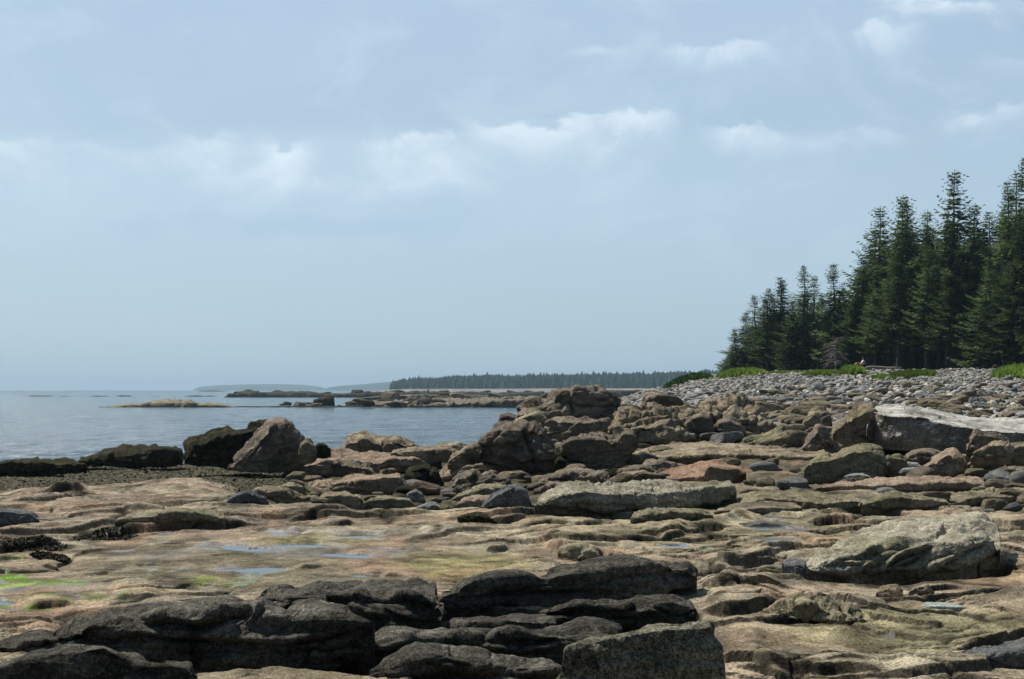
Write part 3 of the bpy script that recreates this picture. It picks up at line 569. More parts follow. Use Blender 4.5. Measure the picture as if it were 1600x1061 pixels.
hero('lower dark lobe in front of the twisting ledge at the bottom edge', DK,
     [(572,1054),(600,1040),(625,1029),(675,1008),(700,1005),(737,1019),(765,1026),(820,1024),(885,1032)],
     [(572,1060),(625,1040),(675,1020),(700,1017),(737,1032),(765,1038),(820,1038),(885,1045)], [(572,1075),(640,1110),(760,1120),(885,1115)], 'rock_ledge', res=1.3, cat='rock ledge', sinkm=.5, blocky=.2, foldy=1.0, D=7.6, depth=.55, grooves=[([(578,1050),(600,1040),(630,1027)],3,.07),([(640,1040),(700,1030),(740,1042)],3,.05)])
hero('thick black slab with a rounded right nose, lying above the crevice', DK,
     [(683,934),(690,920),(725,906),(775,898),(800,895),(837,891),(900,883),(950,877),(1000,875),(1050,873),(1075,877),(1089,890)],
     [(683,938),(725,916),(775,908),(800,905),(900,896),(950,888),(1000,884),(1050,884),(1075,889),(1089,899)],
     [(683,962),(740,962),(800,956),(900,948),(975,942),(1040,936),(1068,932),(1089,914)], 'rock_ledge', under=.35, res=1.3, cat='rock ledge', sinkm=.5, blocky=.2, foldy=1.0, strata=(.02,4,.08), grooves=[([(890,895),(955,882),(1010,880)],2.5,.06),([(700,935),(780,925),(887,921),(955,922),(1000,928)],4,.10)])
hero('thin black ledge wedged in the crevice under the thick slab', DK,
     [(835,958),(850,950),(875,943),(900,939),(937,940),(975,943),(1012,938),(1050,933),(1080,935),(1089,947)],
     [(835,960),(875,951),(900,947),(937,947),(975,951),(1012,946),(1050,941),(1089,950)],
     [(835,966),(850,968),(925,971),(975,978),(995,981),(1025,975),(1075,968),(1089,958)], 'rock_ledge', under=.3, res=1.2, cat='rock ledge', sinkm=.5, blocky=.2, foldy=1.0, strata=(.03,9,.1), grooves=[([(845,958),(882,956),(917,951),(975,957),(995,946),(1030,943)],3,.09),([(900,962),(960,966),(1040,956)],3,.06)])
hero('low dark shelf at the foot of the thick slab, left of the wedged ledge', DK,
     [(684,972),(700,967),(760,963),(800,959),(850,962),(870,968)], [(684,976),(740,972),(800,969),(870,973)], [(684,986),(760,987),(830,984),(870,978)], 'rock_ledge', under=.2, res=1.3, cat='rock ledge', sinkm=.5, blocky=.2, foldy=1.0)
hero('low dark rock in the black pit between the two bottom ledges', DK,
     [(300,1040),(340,1022),(380,1012),(430,1010),(480,1012),(496,1022)], None, [(300,1056),(400,1054),(480,1050),(496,1040)], 'rock_ledge', res=1.5, cat='rock ledge', sinkm=.5, blocky=.2, foldy=1.0, D=8.2, depth=.5)
hero('squarish grey-green speckled block at the bottom edge, centre right', 'lichen_rock',
     [(868,1062),(878,1030),(886,1004),(905,996),(950,988),(1012,976),(1075,968),(1110,966),(1126,976),(1133,1000)],
     [(868,1066),(886,1014),(905,1006),(950,998),(1012,987),(1075,979),(1110,978),(1133,1010)],
     [(868,1120),(950,1135),(1050,1140),(1120,1130),(1133,1110)], 'boulder', res=1.2, roundpx=22, rough=.75, D=6.6, depth=.55, under=.0, lean=.12, blocky=.15, foldy=.4)
hero('pink slab peeping from the bottom edge between dark ledges', 'tan_rock',
     [(285,1062),(300,1053),(345,1046),(440,1041),(500,1044),(560,1054),(640,1058),(700,1066)], [(285,1070),(440,1070),(560,1078),(700,1080)], [(285,1090),(440,1092),(700,1092)], 'rock_slab', rough=.4, cat='rock slab', D=7.3, depth=.9)
# --- right foreground
hero('big sculpted pale boulder with diagonal grooves and a lit speckled back', 'pale_speckled_rock',
     [(1254,884),(1262,877),(1287,863),(1320,843),(1350,826),(1387,812),(1412,807),(1475,806),(1495,799),(1525,799),(1550,808),(1563,820)],
     [(1254,886),(1290,878),(1350,862),(1400,850),(1450,846),(1500,842),(1540,843),(1563,850)],
     [(1254,888),(1275,896),(1325,899),(1425,900),(1480,895),(1520,882),(1548,874),(1563,862)], strata=(.05,4.2,.42), under=.55, res=1.0, rough=.7, blocky=.10, lean=.45, depth=2.0, D=12.25, grooves=[([(1335,873),(1360,863),(1380,853),(1420,846),(1440,841),(1463,836),(1474,826),(1517,823),(1537,816)],3.0,.20),([(1380,897),(1386,886),(1400,873),(1425,861),(1458,852)],3,.17),([(1392,888),(1420,876),(1442,863)],2.5,.12),([(1340,897),(1352,888),(1377,877)],2.5,.12),([(1437,891),(1470,883),(1497,870)],3,.12),([(1312,884),(1330,880),(1348,882)],2,.08),([(1290,884),(1320,874),(1350,872)],2,.06),([(1500,862),(1520,856),(1540,850)],3,.10)])
hero('rounded olive lobe propping the right end of the sculpted boulder', 'olive_rock',
     [(1530,872),(1545,858),(1558,860),(1569,868),(1574,884)], None, [(1530,892),(1550,899),(1568,894),(1574,888)], res=1.0, under=.3, depth=.35)
hero('small angular slate-blue stone at the left tip of the sculpted boulder', 'slate_rock',
     [(1222,884),(1226,880),(1245,878),(1258,884),(1261,896)], [(1222,886),(1236,891),(1248,889),(1261,897)], [(1222,890),(1235,904),(1250,905),(1261,902)], 'stone', res=.9, rough=.5, cat='stone')
hero('lone rounded grey-brown stone in front of the sculpted boulder', 'tan_rock',
     [(1369,924),(1375,916),(1385,913),(1402,913),(1411,920),(1413,928)], [(1369,925),(1385,921),(1402,921),(1413,929)], [(1369,928),(1382,937),(1398,941),(1409,938),(1413,930)], 'stone', res=.8, rough=.5, cat='stone', roundpx=8)
hero('flat pale blue-green stone right of the lone round stone', 'bluish_rock',
     [(1439,949),(1448,945),(1475,945),(1500,950),(1512,953)], [(1439,951),(1475,951),(1512,955)], [(1439,954),(1475,958),(1512,957)], 'stone', res=1, rough=.25, cat='stone')
hero('low greenish dome with a black hollow front, right of the speckled block', 'olive_rock',
     [(1180,964),(1200,945),(1240,931),(1285,929),(1310,937),(1335,950),(1366,972)], [(1180,966),(1215,952),(1250,944),(1290,944),(1330,960),(1366,973)],
     [(1180,968),(1240,973),(1310,977),(1366,976)], 'rock_outcrop', under=.7, res=1.1, cat='outcrop')
hero('dark wet wedge of rock entering at the bottom right corner', 'slate_rock',
     [(1500,1026),(1540,1012),(1580,999),(1620,988),(1700,975)], [(1500,1030),(1560,1022),(1620,1012),(1700,1005)], [(1500,1034),(1580,1045),(1700,1050)], 'rock_ledge', cat='rock ledge', rough=.6)
hero('small low dome beside the lone round stone, half sunk in the slab', 'brown_rock',
     [(1420,932),(1432,923),(1448,921),(1460,929)], None, [(1420,935),(1440,938),(1460,935)], 'stone', cat='stone')
# --- long slabs across the middle right
hero('longest pale bar-shaped slab with a pink patch, lying across the centre', 'pale_speckled_rock',
     [(835,786),(845,770),(862,760),(890,753),(950,750),(1000,749),(1060,752),(1110,752),(1140,756),(1151,760)],
     [(835,790),(858,776),(880,769),(950,770),(1020,768),(1090,763),(1140,762),(1151,764)],
     [(835,792),(900,800),(960,806),(1050,800),(1120,788),(1151,774)], 'rock_slab', under=.9, res=1.1, lean=.15, cat='rock slab', strata=(.015,7,.05), grooves=[([(930,766),(1000,765),(1060,762),(1112,757)],2.5,.12),([(838,778),(865,772),(890,770)],2,.06),([(860,788),(930,786),(1000,790),(1080,782)],3,.07)])
hero('sloping olive slab right of the longest bar-shaped slab', 'olive_rock',
     [(1103,800),(1140,778),(1190,763),(1240,766),(1280,770),(1345,772)], [(1103,801),(1150,790),(1200,778),(1250,780),(1290,786),(1345,780)],
     [(1103,804),(1180,800),(1250,800),(1300,801),(1345,795)], 'rock_slab', under=.6, res=1.2, cat='rock slab')
hero('flat yellow-tan slab tip just behind the bright pool', 'tan_rock',
     [(1115,804),(1150,792),(1200,788),(1240,790),(1253,796)], [(1115,805),(1170,801),(1253,799)], [(1115,807),(1180,809),(1245,806),(1253,802)], 'rock_slab', under=.5, rough=.5, cat='rock slab')
hero('long peach slab running behind two dark-fronted tongues on the right', 'pink_rock',
     [(1272,761),(1330,750),(1400,744),(1460,743),(1535,745),(1542,755)], [(1272,762),(1340,758),(1440,755),(1500,752),(1542,758)], [(1272,765),(1350,770),(1450,768),(1542,764)], 'rock_slab', under=.5, cat='rock slab')
hero('humped slab with a split brown front, above the sculpted boulder', 'olive_rock',
     [(1347,785),(1375,772),(1410,768),(1450,775),(1482,782)], [(1347,787),(1390,779),(1430,780),(1482,785)], [(1347,792),(1380,798),(1430,798),(1482,788)], 'rock_slab', under=.5, cat='rock slab')
hero('long sloping slab running off the right edge above the sculpted boulder', 'olive_rock',
     [(1433,796),(1475,776),(1500,768),(1550,762),(1600,762),(1700,768)], [(1433,797),(1480,786),(1530,776),(1600,774),(1700,780)], [(1433,799),(1470,799),(1530,789),(1600,782),(1700,792)], 'rock_slab', under=.5, cat='rock slab')
hero('long pale pink-and-yellow slab below the rounded twin-lobed boulder', 'tan_rock',
     [(972,718),(1000,702),(1050,692),(1100,689),(1200,697),(1285,702),(1300,708)], [(972,721),(1040,713),(1110,709),(1200,711),(1260,713),(1300,712)], [(972,724),(1100,717),(1200,721),(1260,728),(1300,722)], 'rock_slab', under=.8, cat='rock slab')
hero('rust-red slab with a dark green underside, behind the longest bar slab', 'red_rock',
     [(1010,748),(1050,730),(1090,721),(1120,719),(1150,727),(1166,735)], [(1010,750),(1070,746),(1110,741),(1150,733),(1166,738)], [(1010,752),(1080,753),(1120,756),(1150,748),(1166,741)], 'rock_slab', under=.5, cat='rock slab', rough=.7)
hero('dark brown wedge tucked between the rust-red slab and the pink-yellow slab', 'brown_rock',
     [(1000,728),(1015,720),(1040,716),(1058,722),(1062,732)], None, [(1000,736),(1030,742),(1062,738)])
hero('small low slab left of the rust-red slab', 'tan_rock', [(945,749),(975,738),(1005,733),(1026,742)], None, [(945,752),(990,752),(1026,748)], 'rock_slab', cat='rock slab')
hero('low dark grey hump left of the small low slab', 'brown_rock', [(950,742),(970,731),(1000,726),(1020,729),(1030,738)], None, [(950,746),(1000,742),(1030,742)])
hero('humped dark grey ledge behind the left half of the longest bar slab', 'brown_rock',
     [(837,757),(860,738),(885,730),(920,731),(950,741),(955,750)], [(837,759),(870,742),(900,738),(955,752)], [(837,762),(900,760),(955,757)], 'rock_ledge', cat='rock ledge')
hero('narrow dark ledge end under the humped dark ledge', 'brown_rock', [(834,768),(860,755),(885,753),(900,760)], None, [(834,772),(860,770),(900,768)], 'rock_ledge', cat='rock ledge')
# --- central boulders
hero('tallest brown boulder on the skyline, sloping left side and sheer dark face', 'brown_rock',
     [(808,645),(814,636),(822,627),(845,612),(862,606),(887,603),(925,603),(945,607),(960,615),(966,630)], [(808,648),(840,641),(862,630),(880,613),(900,608),(945,613),(966,634)],
     [(808,652),(850,655),(900,657),(950,652),(966,646)], D=43, depth=2.6, under=.25, rough=.9, lean=.3, res=1.0, grooves=[([(893,604),(888,622),(894,640),(892,654)],3,.28),([(872,606),(862,622),(850,642)],2.5,.16),([(905,625),(950,622)],2,.10),([(825,632),(850,626),(872,618)],2,.10)])
hero('mossy-fronted block supporting the tallest skyline boulder', 'brown_rock',
     [(843,662),(850,653),(900,655),(950,647),(962,650)], [(843,664),(860,657),(900,660),(962,655)], [(843,672),(862,694),(900,690),(945,684),(962,676)], D=41.5, depth=2.2, res=1.1)
hero('small brown block wedged left under the tallest skyline boulder', 'olive_rock', [(800,658),(818,646),(835,640),(850,645),(856,654)], None, [(800,664),(830,666),(856,662)], D=42)
hero('little dark rock at the water side of the tallest boulder', 'brown_rock', [(779,660),(782,647),(795,646),(812,650),(818,658)], None, [(779,664),(800,668),(818,666)], D=44)
hero('big split brown boulder with a deep vertical cleft, left of centre group', 'brown_rock',
     [(750,700),(758,680),(775,664),(790,660),(800,662),(815,659),(835,660),(850,663),(860,676),(867,700),(871,724)], [(750,702),(765,680),(790,668),(830,669),(850,674),(862,692),(871,726)],
     [(750,714),(790,722),(830,743),(862,742),(871,734)], res=1.0, under=.2, rough=1.1, D=31, depth=1.3, grooves=[([(829,660),(822,680),(830,702),(840,738)],4,.35),([(792,664),(778,680),(764,698),(770,712)],2.5,.16),([(780,700),(800,694),(822,700)],2.5,.12)])
hero('sloping tan shoulder leaning on the split boulder from the left', 'tan_rock', [(700,722),(712,706),(735,694),(755,688),(768,694)], None, [(700,726),(740,724),(768,720)], D=32)
hero('pink-topped shelf in front of the split boulder', 'pink_rock',
     [(683,748),(695,731),(720,717),(760,716),(800,713),(818,716),(824,728)], [(683,750),(705,737),(730,727),(780,726),(824,732)], [(683,752),(720,752),(760,742),(800,748),(824,746)], 'rock_slab', under=.5, cat='rock slab')
hero('knobbly olive block right of the split boulder', 'olive_rock', [(864,706),(868,692),(885,690),(897,696),(900,708)], None, [(864,716),(880,720),(900,716)], D=31)
hero('small mossy block under the knobbly olive block', 'seaweed_rock', [(866,722),(872,714),(895,712),(910,722)], None, [(866,732),(890,736),(910,732)], D=29)
hero('large dark boulder with a tan lit top, right of the split boulder', 'brown_rock',
     [(878,692),(905,680),(930,676),(950,678),(968,680),(980,690),(988,704)], [(878,694),(905,687),(940,687),(970,690),(988,706)], [(878,702),(900,724),(920,735),(960,735),(988,716)], res=1.0, under=.2, D=29, depth=1.2)
hero('round ball-shaped knob on the shoulder of the tan-topped dark boulder', 'brown_rock', [(965,686),(970,674),(980,669),(992,673),(997,686)], None, [(965,694),(980,702),(992,698),(997,692)], D=28.8, depth=.5, rough=.5, roundpx=10)
hero('broad tan outcrop with an overhanging dark cave front, right of the skyline boulder', 'tan_rock',
     [(951,668),(958,642),(968,629),(1000,627),(1030,630),(1055,640),(1075,662),(1088,682)], [(951,672),(975,664),(1005,664),(1040,670),(1070,680),(1088,685)], [(951,682),(975,690),(1000,701),(1050,696),(1088,691)], 'rock_outcrop', under=.45, res=1.0, rough=1.2, cat='outcrop', D=38, depth=2.6, grooves=[([(960,650),(990,640),(1020,646),(1050,650)],2.5,.18),([(980,662),(1010,664),(1040,670)],3,.30),([(1010,630),(1000,648),(1012,662)],2,.15)])
hero('high fissured tan outcrop with ribbed crest, below the cobble bank', 'tan_rock',
     [(1035,656),(1060,638),(1090,628),(1120,617),(1140,613),(1160,619),(1180,634),(1195,652),(1215,672)], [(1035,660),(1075,648),(1120,650),(1160,654),(1190,664),(1215,676)],
     [(1035,680),(1075,690),(1130,692),(1170,686),(1215,682)], 'rock_outcrop', res=1.0, rough=1.35, cat='outcrop', D=42, depth=3.0, cells=45, grooves=[([(1120,618),(1112,640),(1120,668)],2.5,.25),([(1150,616),(1160,640),(1180,668)],2.5,.22),([(1090,632),(1085,650),(1095,672)],2.5,.2),([(1170,628),(1182,650),(1200,670)],2,.2),([(1050,650),(1080,645),(1110,655)],2,.15)])
hero('grey-brown mound bulging from the foot of the fissured outcrop', 'brown_rock', [(1063,668),(1075,652),(1095,641),(1110,648),(1117,668)], None, [(1063,676),(1090,680),(1117,676)], D=39, depth=1.0, rough=.7)
hero('second smaller mound beside the grey-brown mound', 'brown_rock', [(1113,676),(1122,656),(1140,650),(1158,660),(1166,676)], None, [(1113,682),(1140,684),(1166,680)], D=39.5, depth=1.0, rough=.8)
hero('low twin brown rock behind the broad outcrop, near the sky line', 'brown_rock', [(1003,628),(1012,617),(1030,614),(1050,617),(1068,626)], None, [(1003,632),(1035,634),(1068,632)], D=50)
hero('pale tilted wedge slab left of the dark pointed rock', 'olive_rock', [(1146,693),(1170,681),(1195,673),(1225,666),(1237,676)], [(1146,695),(1190,689),(1237,684)], [(1146,698),(1190,702),(1237,704)], under=.5)
hero('thin curved rib of rock under the fissured outcrop', 'tan_rock', [(1086,690),(1110,681),(1140,676),(1160,682)], None, [(1086,694),(1120,692),(1160,690)], 'rock_ledge', cat='rock ledge')
hero('steep-sided pointed brown rock beside the wedge slab', 'brown_rock', [(1243,710),(1258,684),(1276,666),(1290,670),(1305,688),(1316,702)], [(1243,712),(1262,692),(1278,674),(1300,692),(1316,704)], [(1243,712),(1285,714),(1316,706)], rough=1.2)
hero('square brown block behind the pointed brown rock', 'tan_rock', [(1254,660),(1260,645),(1272,636),(1290,638),(1300,650)], None, [(1254,668),(1275,671),(1300,668)])
hero('dark triangular rock at the lower edge of the cobble bank', 'brown_rock', [(1248,634),(1258,620),(1270,616),(1290,622),(1305,638)], None, [(1248,640),(1280,642),(1305,642)])
hero('low long tan rock between the pointed rock and the white boulder', 'tan_rock', [(1300,698),(1310,684),(1325,677),(1350,682),(1378,692)], None, [(1300,704),(1340,706),(1378,700)])
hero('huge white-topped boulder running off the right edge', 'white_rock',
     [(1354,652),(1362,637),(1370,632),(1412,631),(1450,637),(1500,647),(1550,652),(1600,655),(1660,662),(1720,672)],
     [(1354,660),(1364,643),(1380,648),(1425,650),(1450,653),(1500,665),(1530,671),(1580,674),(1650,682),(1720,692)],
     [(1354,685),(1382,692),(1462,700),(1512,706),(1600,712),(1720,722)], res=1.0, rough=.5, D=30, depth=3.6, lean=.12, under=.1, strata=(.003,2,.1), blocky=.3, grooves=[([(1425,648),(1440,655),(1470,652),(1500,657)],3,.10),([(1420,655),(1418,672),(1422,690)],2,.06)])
hero('fractured dark-seamed block against the left end of the white boulder', 'tan_rock',
     [(1301,676),(1315,655),(1335,636),(1350,631),(1368,631)], [(1301,678),(1320,664),(1338,648),(1355,644),(1368,644)], [(1301,680),(1330,685),(1368,687)], D=30.6, depth=1.6, rough=1.5)
hero('large sloping olive-grey boulder with a flat vertical face, in front of the tan rocks', 'olive_rock',
     [(1256,724),(1287,710),(1325,700),(1350,697),(1375,700),(1387,716)], [(1256,727),(1300,716),(1335,705),(1360,704),(1387,720)], [(1256,747),(1325,748),(1362,745),(1387,733)], res=1.0, rough=.6, under=.12)
hero('dark shadowed block right of the sloping olive-grey boulder', 'olive_rock', [(1376,722),(1385,711),(1400,709),(1416,713),(1419,726)], None, [(1376,738),(1400,741),(1419,736)], rough=.7)
hero('slanted wedge boulder resting against the white boulder', 'tan_rock', [(1374,702),(1385,690),(1397,679),(1430,677),(1461,677),(1464,692)], [(1374,705),(1400,694),(1440,684),(1464,694)], [(1374,707),(1412,711),(1450,704),(1464,700)], rough=.7)
hero('low dark-ended block under the slanted wedge boulder', 'brown_rock', [(1414,722),(1425,708),(1455,705),(1478,710),(1482,718)], None, [(1414,727),(1450,730),(1482,726)], rough=.8)
hero('orange-tan rounded boulder in the right-hand cluster', 'pink_rock', [(1436,731),(1455,719),(1475,704),(1490,700),(1502,709),(1512,722)], [(1436,733),(1460,724),(1480,711),(1500,716),(1512,724)], [(1436,737),(1460,743),(1487,744),(1512,736)], rough=.7)
hero('oblong block right of the orange-tan boulder', 'tan_rock', [(1510,724),(1525,716),(1555,711),(1566,716),(1569,728)], None, [(1510,736),(1540,740),(1569,734)], rough=.8)
hero('knobby brown boulder leaning on the white boulder near the right edge', 'brown_rock', [(1510,700),(1516,682),(1524,671),(1550,673),(1572,683),(1580,694)], None, [(1510,706),(1545,708),(1580,704)], D=27)
hero('broad sloping boulder below the knobby brown one', 'tan_rock', [(1517,714),(1530,698),(1555,687),(1577,688),(1584,704)], None, [(1517,718),(1550,718),(1584,716)], D=26)
hero('upright squared block at the right edge', 'olive_rock', [(1572,710),(1578,692),(1600,688),(1640,690),(1648,704)], None, [(1572,727),(1600,730),(1648,728)], rough=.7)
hero('five-sided slate stone near the right edge', 'slate_rock', [(1537,744),(1548,735),(1560,731),(1577,738),(1580,746)], [(1537,747),(1550,746),(1566,744),(1580,748)], [(1537,752),(1550,761),(1575,761),(1580,756)], 'stone', rough=.4, cat='stone', roundpx=3)
hero('brown stone cut by the right edge beside the slate stone', 'brown_rock', [(1579,742),(1590,730),(1610,728),(1630,738)], None, [(1579,752),(1600,758),(1630,754)], 'stone', cat='stone')
hero('pale flat lens-shaped pebble in front of the sloping olive-grey boulder', 'pebble_rock', [(1318,743),(1330,738),(1348,738),(1361,744)], [(1318,744),(1340,741),(1361,745)], [(1318,747),(1340,750),(1361,748)], 'pebble', rough=.25, cat='pebble', res=.8)
hero('upper of two stacked grey lens pebbles', 'pebble_rock', [(1408,727),(1418,721),(1432,722),(1440,728)], None, [(1408,730),(1425,733),(1440,731)], 'pebble', rough=.25, cat='pebble', res=.8)
hero('lower, larger of two stacked grey lens pebbles', 'grey_rock', [(1403,737),(1412,730),(1430,729),(1445,738)], None, [(1403,741),(1425,745),(1445,742)], 'pebble', rough=.25, cat='pebble', res=.8)
hero('grey rounded pebble under the orange-tan boulder', 'pebble_rock', [(1490,737),(1502,731),(1520,731),(1532,737)], None, [(1490,741),(1510,744),(1532,741)], 'pebble', rough=.25, cat='pebble', res=.8)
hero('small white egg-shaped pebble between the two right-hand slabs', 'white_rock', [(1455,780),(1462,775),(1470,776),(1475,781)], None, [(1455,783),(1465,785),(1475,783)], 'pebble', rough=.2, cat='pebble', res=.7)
# --- left and middle shore
hero('tall pointed brown boulder with a steep diagonal face, at the water edge', 'brown_rock',
     [(356,727),(370,710),(385,692),(400,676),(412,664),(425,655),(437,651),(448,655),(460,662),(465,676),(474,690),(480,706)], [(356,728),(395,700),(425,668),(445,664),(462,684),(480,708)],
     [(356,729),(400,731),(445,732),(480,722)], D=34, depth=1.8, rough=.9, res=1.0, blocky=.8, strata=(.03,3,.75), grooves=[([(445,655),(425,672),(400,700),(385,722)],2.5,.12),([(452,662),(440,680),(445,700)],2,.12),([(420,662),(405,680),(385,700)],2,.08),([(430,705),(450,700),(470,708)],2.5,.12)])
hero('dark jagged boulder leaning behind the tall pointed one', 'seaweed_rock',
     [(288,716),(294,692),(306,686),(320,683),(335,670),(352,664),(375,662),(400,658),(420,657),(430,668)], None, [(288,721),(330,724),(380,727),(430,728)], D=37, depth=1.8, rough=1.1, res=1.0, blocky=.7, grooves=[([(310,684),(318,700),(312,716)],3,.25),([(352,664),(345,685),(360,710)],3,.25),([(300,700),(330,692),(352,690)],2,.15)])
hero('mossy knob right of the tall pointed boulder', 'olive_rock', [(466,706),(470,690),(480,683),(488,690),(495,704)], None, [(466,716),(480,718),(495,712)], D=33.5)
hero('small dark rock in the water gap right of the mossy knob', 'seaweed_rock', [(488,703),(494,692),(506,691),(513,698),(517,705)], None, [(488,708),(505,709),(517,708)], D=35)
hero('low weed-covered ledge between sea and weed flat, left', 'seaweed_rock', [(118,718),(140,711),(160,706),(200,698),(240,695),(275,698),(284,712)], [(118,720),(200,708),(240,703),(275,704),(284,714)], [(118,723),(200,725),(284,723)], 'rock_ledge', cat='rock ledge', D=47, rough=1.3)
hero('weedy ledge cut by the left edge at the shoreline', 'seaweed_rock', [(-80,724),(0,722),(20,719),(60,718),(100,719),(135,724)], None, [(-80,738),(0,738),(60,738),(135,732)], 'rock_ledge', cat='rock ledge', D=40, rough=1.2, depth=1.5)
hero('flat-topped tan boulder alone against the water, left of centre', 'tan_rock',
     [(526,704),(535,690),(543,678),(560,676),(600,681),(625,683),(640,690),(660,698)], [(526,706),(545,690),(570,685),(583,692),(625,691),(660,699)], [(526,706),(560,708),(620,706),(660,703)], D=44, depth=2.2, res=1.0)
hero('broad pink slab sloping towards the sea pool of weed', 'pink_rock',
     [(441,737),(455,722),(480,709),(520,704),(580,705),(640,706),(670,710),(690,716)], [(441,740),(470,730),(500,722),(560,719),(590,724),(615,717),(690,722)], [(441,743),(480,746),(560,744),(592,740),(610,730),(690,728)], 'rock_slab', cat='rock slab', under=.4, res=1.1)
hero('dark weedy block under the front edge of the broad pink slab', 'brown_rock', [(474,738),(485,725),(520,720),(555,722),(575,728),(592,738)], None, [(474,744),(530,746),(592,745)])
hero('long orange-topped block with a steep dark end', 'pink_rock',
     [(482,762),(495,752),(540,746),(600,738),(620,736),(632,746),(639,762)], [(482,765),(500,758),(540,754),(600,747),(625,745),(639,764)], [(482,766),(540,769),(600,773),(628,778),(639,772)], under=.3, res=1.0, rough=.8)
hero('weed-draped mound behind the orange-topped block', 'seaweed_rock', [(620,748),(640,731),(660,726),(685,735),(694,752)], None, [(620,758),(660,763),(694,758)])
hero('thin tan ledge behind the broad pink slab, by the water', 'tan_rock', [(676,702),(690,694),(715,690),(735,698)], None, [(676,706),(705,708),(735,704)], 'rock_ledge', cat='rock ledge', D=42)
hero('weathered slab sloping up to the split boulder from the shore', 'tan_rock', [(610,706),(640,700),(680,697),(710,700),(724,710)], None, [(610,712),(670,716),(724,716)], 'rock_slab', cat='rock slab', D=38)
hero('grey cracked mound below the pink-topped shelf', 'brown_rock', [(694,762),(715,742),(745,732),(770,734),(796,747)], None, [(694,770),(745,770),(796,764)], rough=1.1)
hero('low olive slab tilting left below the grey cracked mound', 'olive_rock', [(698,784),(720,770),(745,758),(780,755),(805,760)], None, [(698,788),(750,784),(805,776)], 'rock_slab', cat='rock slab')
hero('smooth dark slate boulder standing left of the longest bar slab', 'slate_rock', [(750,797),(758,785),(770,774),(790,763),(806,759),(820,766),(832,792)], [(750,798),(775,780),(800,768),(815,774),(832,794)], [(750,799),(790,801),(832,798)], rough=.5, res=.9)
hero('small pink-topped block beside the smooth slate boulder', 'pink_rock', [(714,786),(725,777),(745,773),(772,772),(778,782)], [(714,788),(745,781),(778,784)], [(714,796),(740,801),(778,797)], rough=.7)
hero('round grey stone in the weedy gap left of the pink-topped block', 'slate_rock', [(633,776),(640,768),(650,765),(660,771),(665,782)], None, [(633,782),(648,788),(665,785)], 'stone', cat='stone', rough=.4)
hero('flat slab with a pale green top in the weedy gap', 'olive_rock', [(568,784),(580,777),(610,774),(640,779),(650,787)], None, [(568,792),(610,795),(650,792)], 'rock_slab', cat='rock slab', rough=.7)
hero('tan block with a shadowed front left of the pale green slab', 'tan_rock', [(500,776),(515,769),(545,768),(562,773),(570,782)], None, [(500,788),(540,794),(570,790)], rough=.7)
hero('ridge of tan rock ending by the weedy gap', 'tan_rock', [(390,768),(415,762),(445,768),(470,776),(500,780),(512,786)], None, [(390,782),(440,790),(512,792)], 'rock_ledge', cat='rock ledge')
hero('small yellow-topped hump beside the weed flat', 'olive_rock', [(424,764),(440,757),(455,754),(475,758),(485,765)], None, [(424,768),(450,770),(485,768)])
hero('cluster of grey cobble in the gap below the slate boulder', 'grey_rock', [(648,796),(660,789),(680,787),(693,793)], None, [(648,799),(670,801),(693,799)], 'stone', cat='stone')
hero('smooth grey boulder cut by the left edge on the tan slab', 'slate_rock', [(-50,800),(-10,797),(10,799),(40,801),(56,808),(61,817)], [(-50,806),(10,806),(45,809),(61,818)], [(-50,828),(20,826),(50,823),(61,820)], rough=.45, res=1.1)
hero('dark round-ended hump in the crack of the left slab', 'slate_rock', [(354,789),(368,778),(380,771),(395,772),(412,780),(420,788)], None, [(354,792),(385,794),(420,792)], rough=.6)
hero('green-tinged hogback ridge across the left slab', 'olive_rock', [(180,822),(220,812),(260,805),(300,803),(335,806),(352,816)], [(180,826),(250,813),(300,810),(352,820)], [(180,829),(260,829),(330,826),(352,823)], 'rock_ledge', cat='rock ledge', under=.4, rough=.7)
hero('mossy green hummock on the slab right of the slate hump', 'seaweed_rock', [(715,811),(730,805),(750,805),(770,812),(778,820)], None, [(715,819),(745,821),(778,822)], 'rock_ledge', cat='rock ledge')
hero('olive lip of slab curling up before the longest bar slab', 'olive_rock', [(985,816),(1010,806),(1050,801),(1090,803),(1115,811)], [(985,819),(1040,809),(1115,814)], [(985,821),(1050,823),(1115,817)], 'rock_ledge', cat='rock ledge', under=.4)
hero('mossy brown block stepping down in the centre of the slab', 'olive_rock', [(872,862),(880,850),(905,849),(925,856),(938,868)], [(872,864),(890,854),(915,860),(938,870)], [(872,868),(900,879),(920,880),(938,874)], rough=.7)

# ------------------------------------------------------------------ small rocks: faceted solids cut by random planes
def ico(sub):
    t = (1 + 5 ** .5) / 2
    v = [(-1,t,0),(1,t,0),(-1,-t,0),(1,-t,0),(0,-1,t),(0,1,t),(0,-1,-t),(0,1,-t),(t,0,-1),(t,0,1),(-t,0,-1),(-t,0,1)]
    f = [(0,11,5),(0,5,1),(0,1,7),(0,7,10),(0,10,11),(1,5,9),(5,11,4),(11,10,2),(10,7,6),(7,1,8),(3,9,4),(3,4,2),(3,2,6),(3,6,8),(3,8,9),(4,9,5),(2,4,11),(6,2,10),(8,6,7),(9,8,1)]
    v = [np.array(q) / np.linalg.norm(q) for q in v]
    for _ in range(sub):
        c = {}; nf = []
        def mid(a, b):
            k = (min(a, b), max(a, b))
            if k not in c: m = v[a] + v[b]; v.append(m / np.linalg.norm(m)); c[k] = len(v) - 1
            return c[k]
        for a, b, d in f: x, y, z = mid(a, b), mid(b, d), mid(d, a); nf += [(a,x,z),(b,y,x),(d,z,y),(x,y,z)]
        f = nf
    return np.array(v), np.array(f)
ICO = {k: ico(k) for k in (0, 1, 2, 3, 4)}
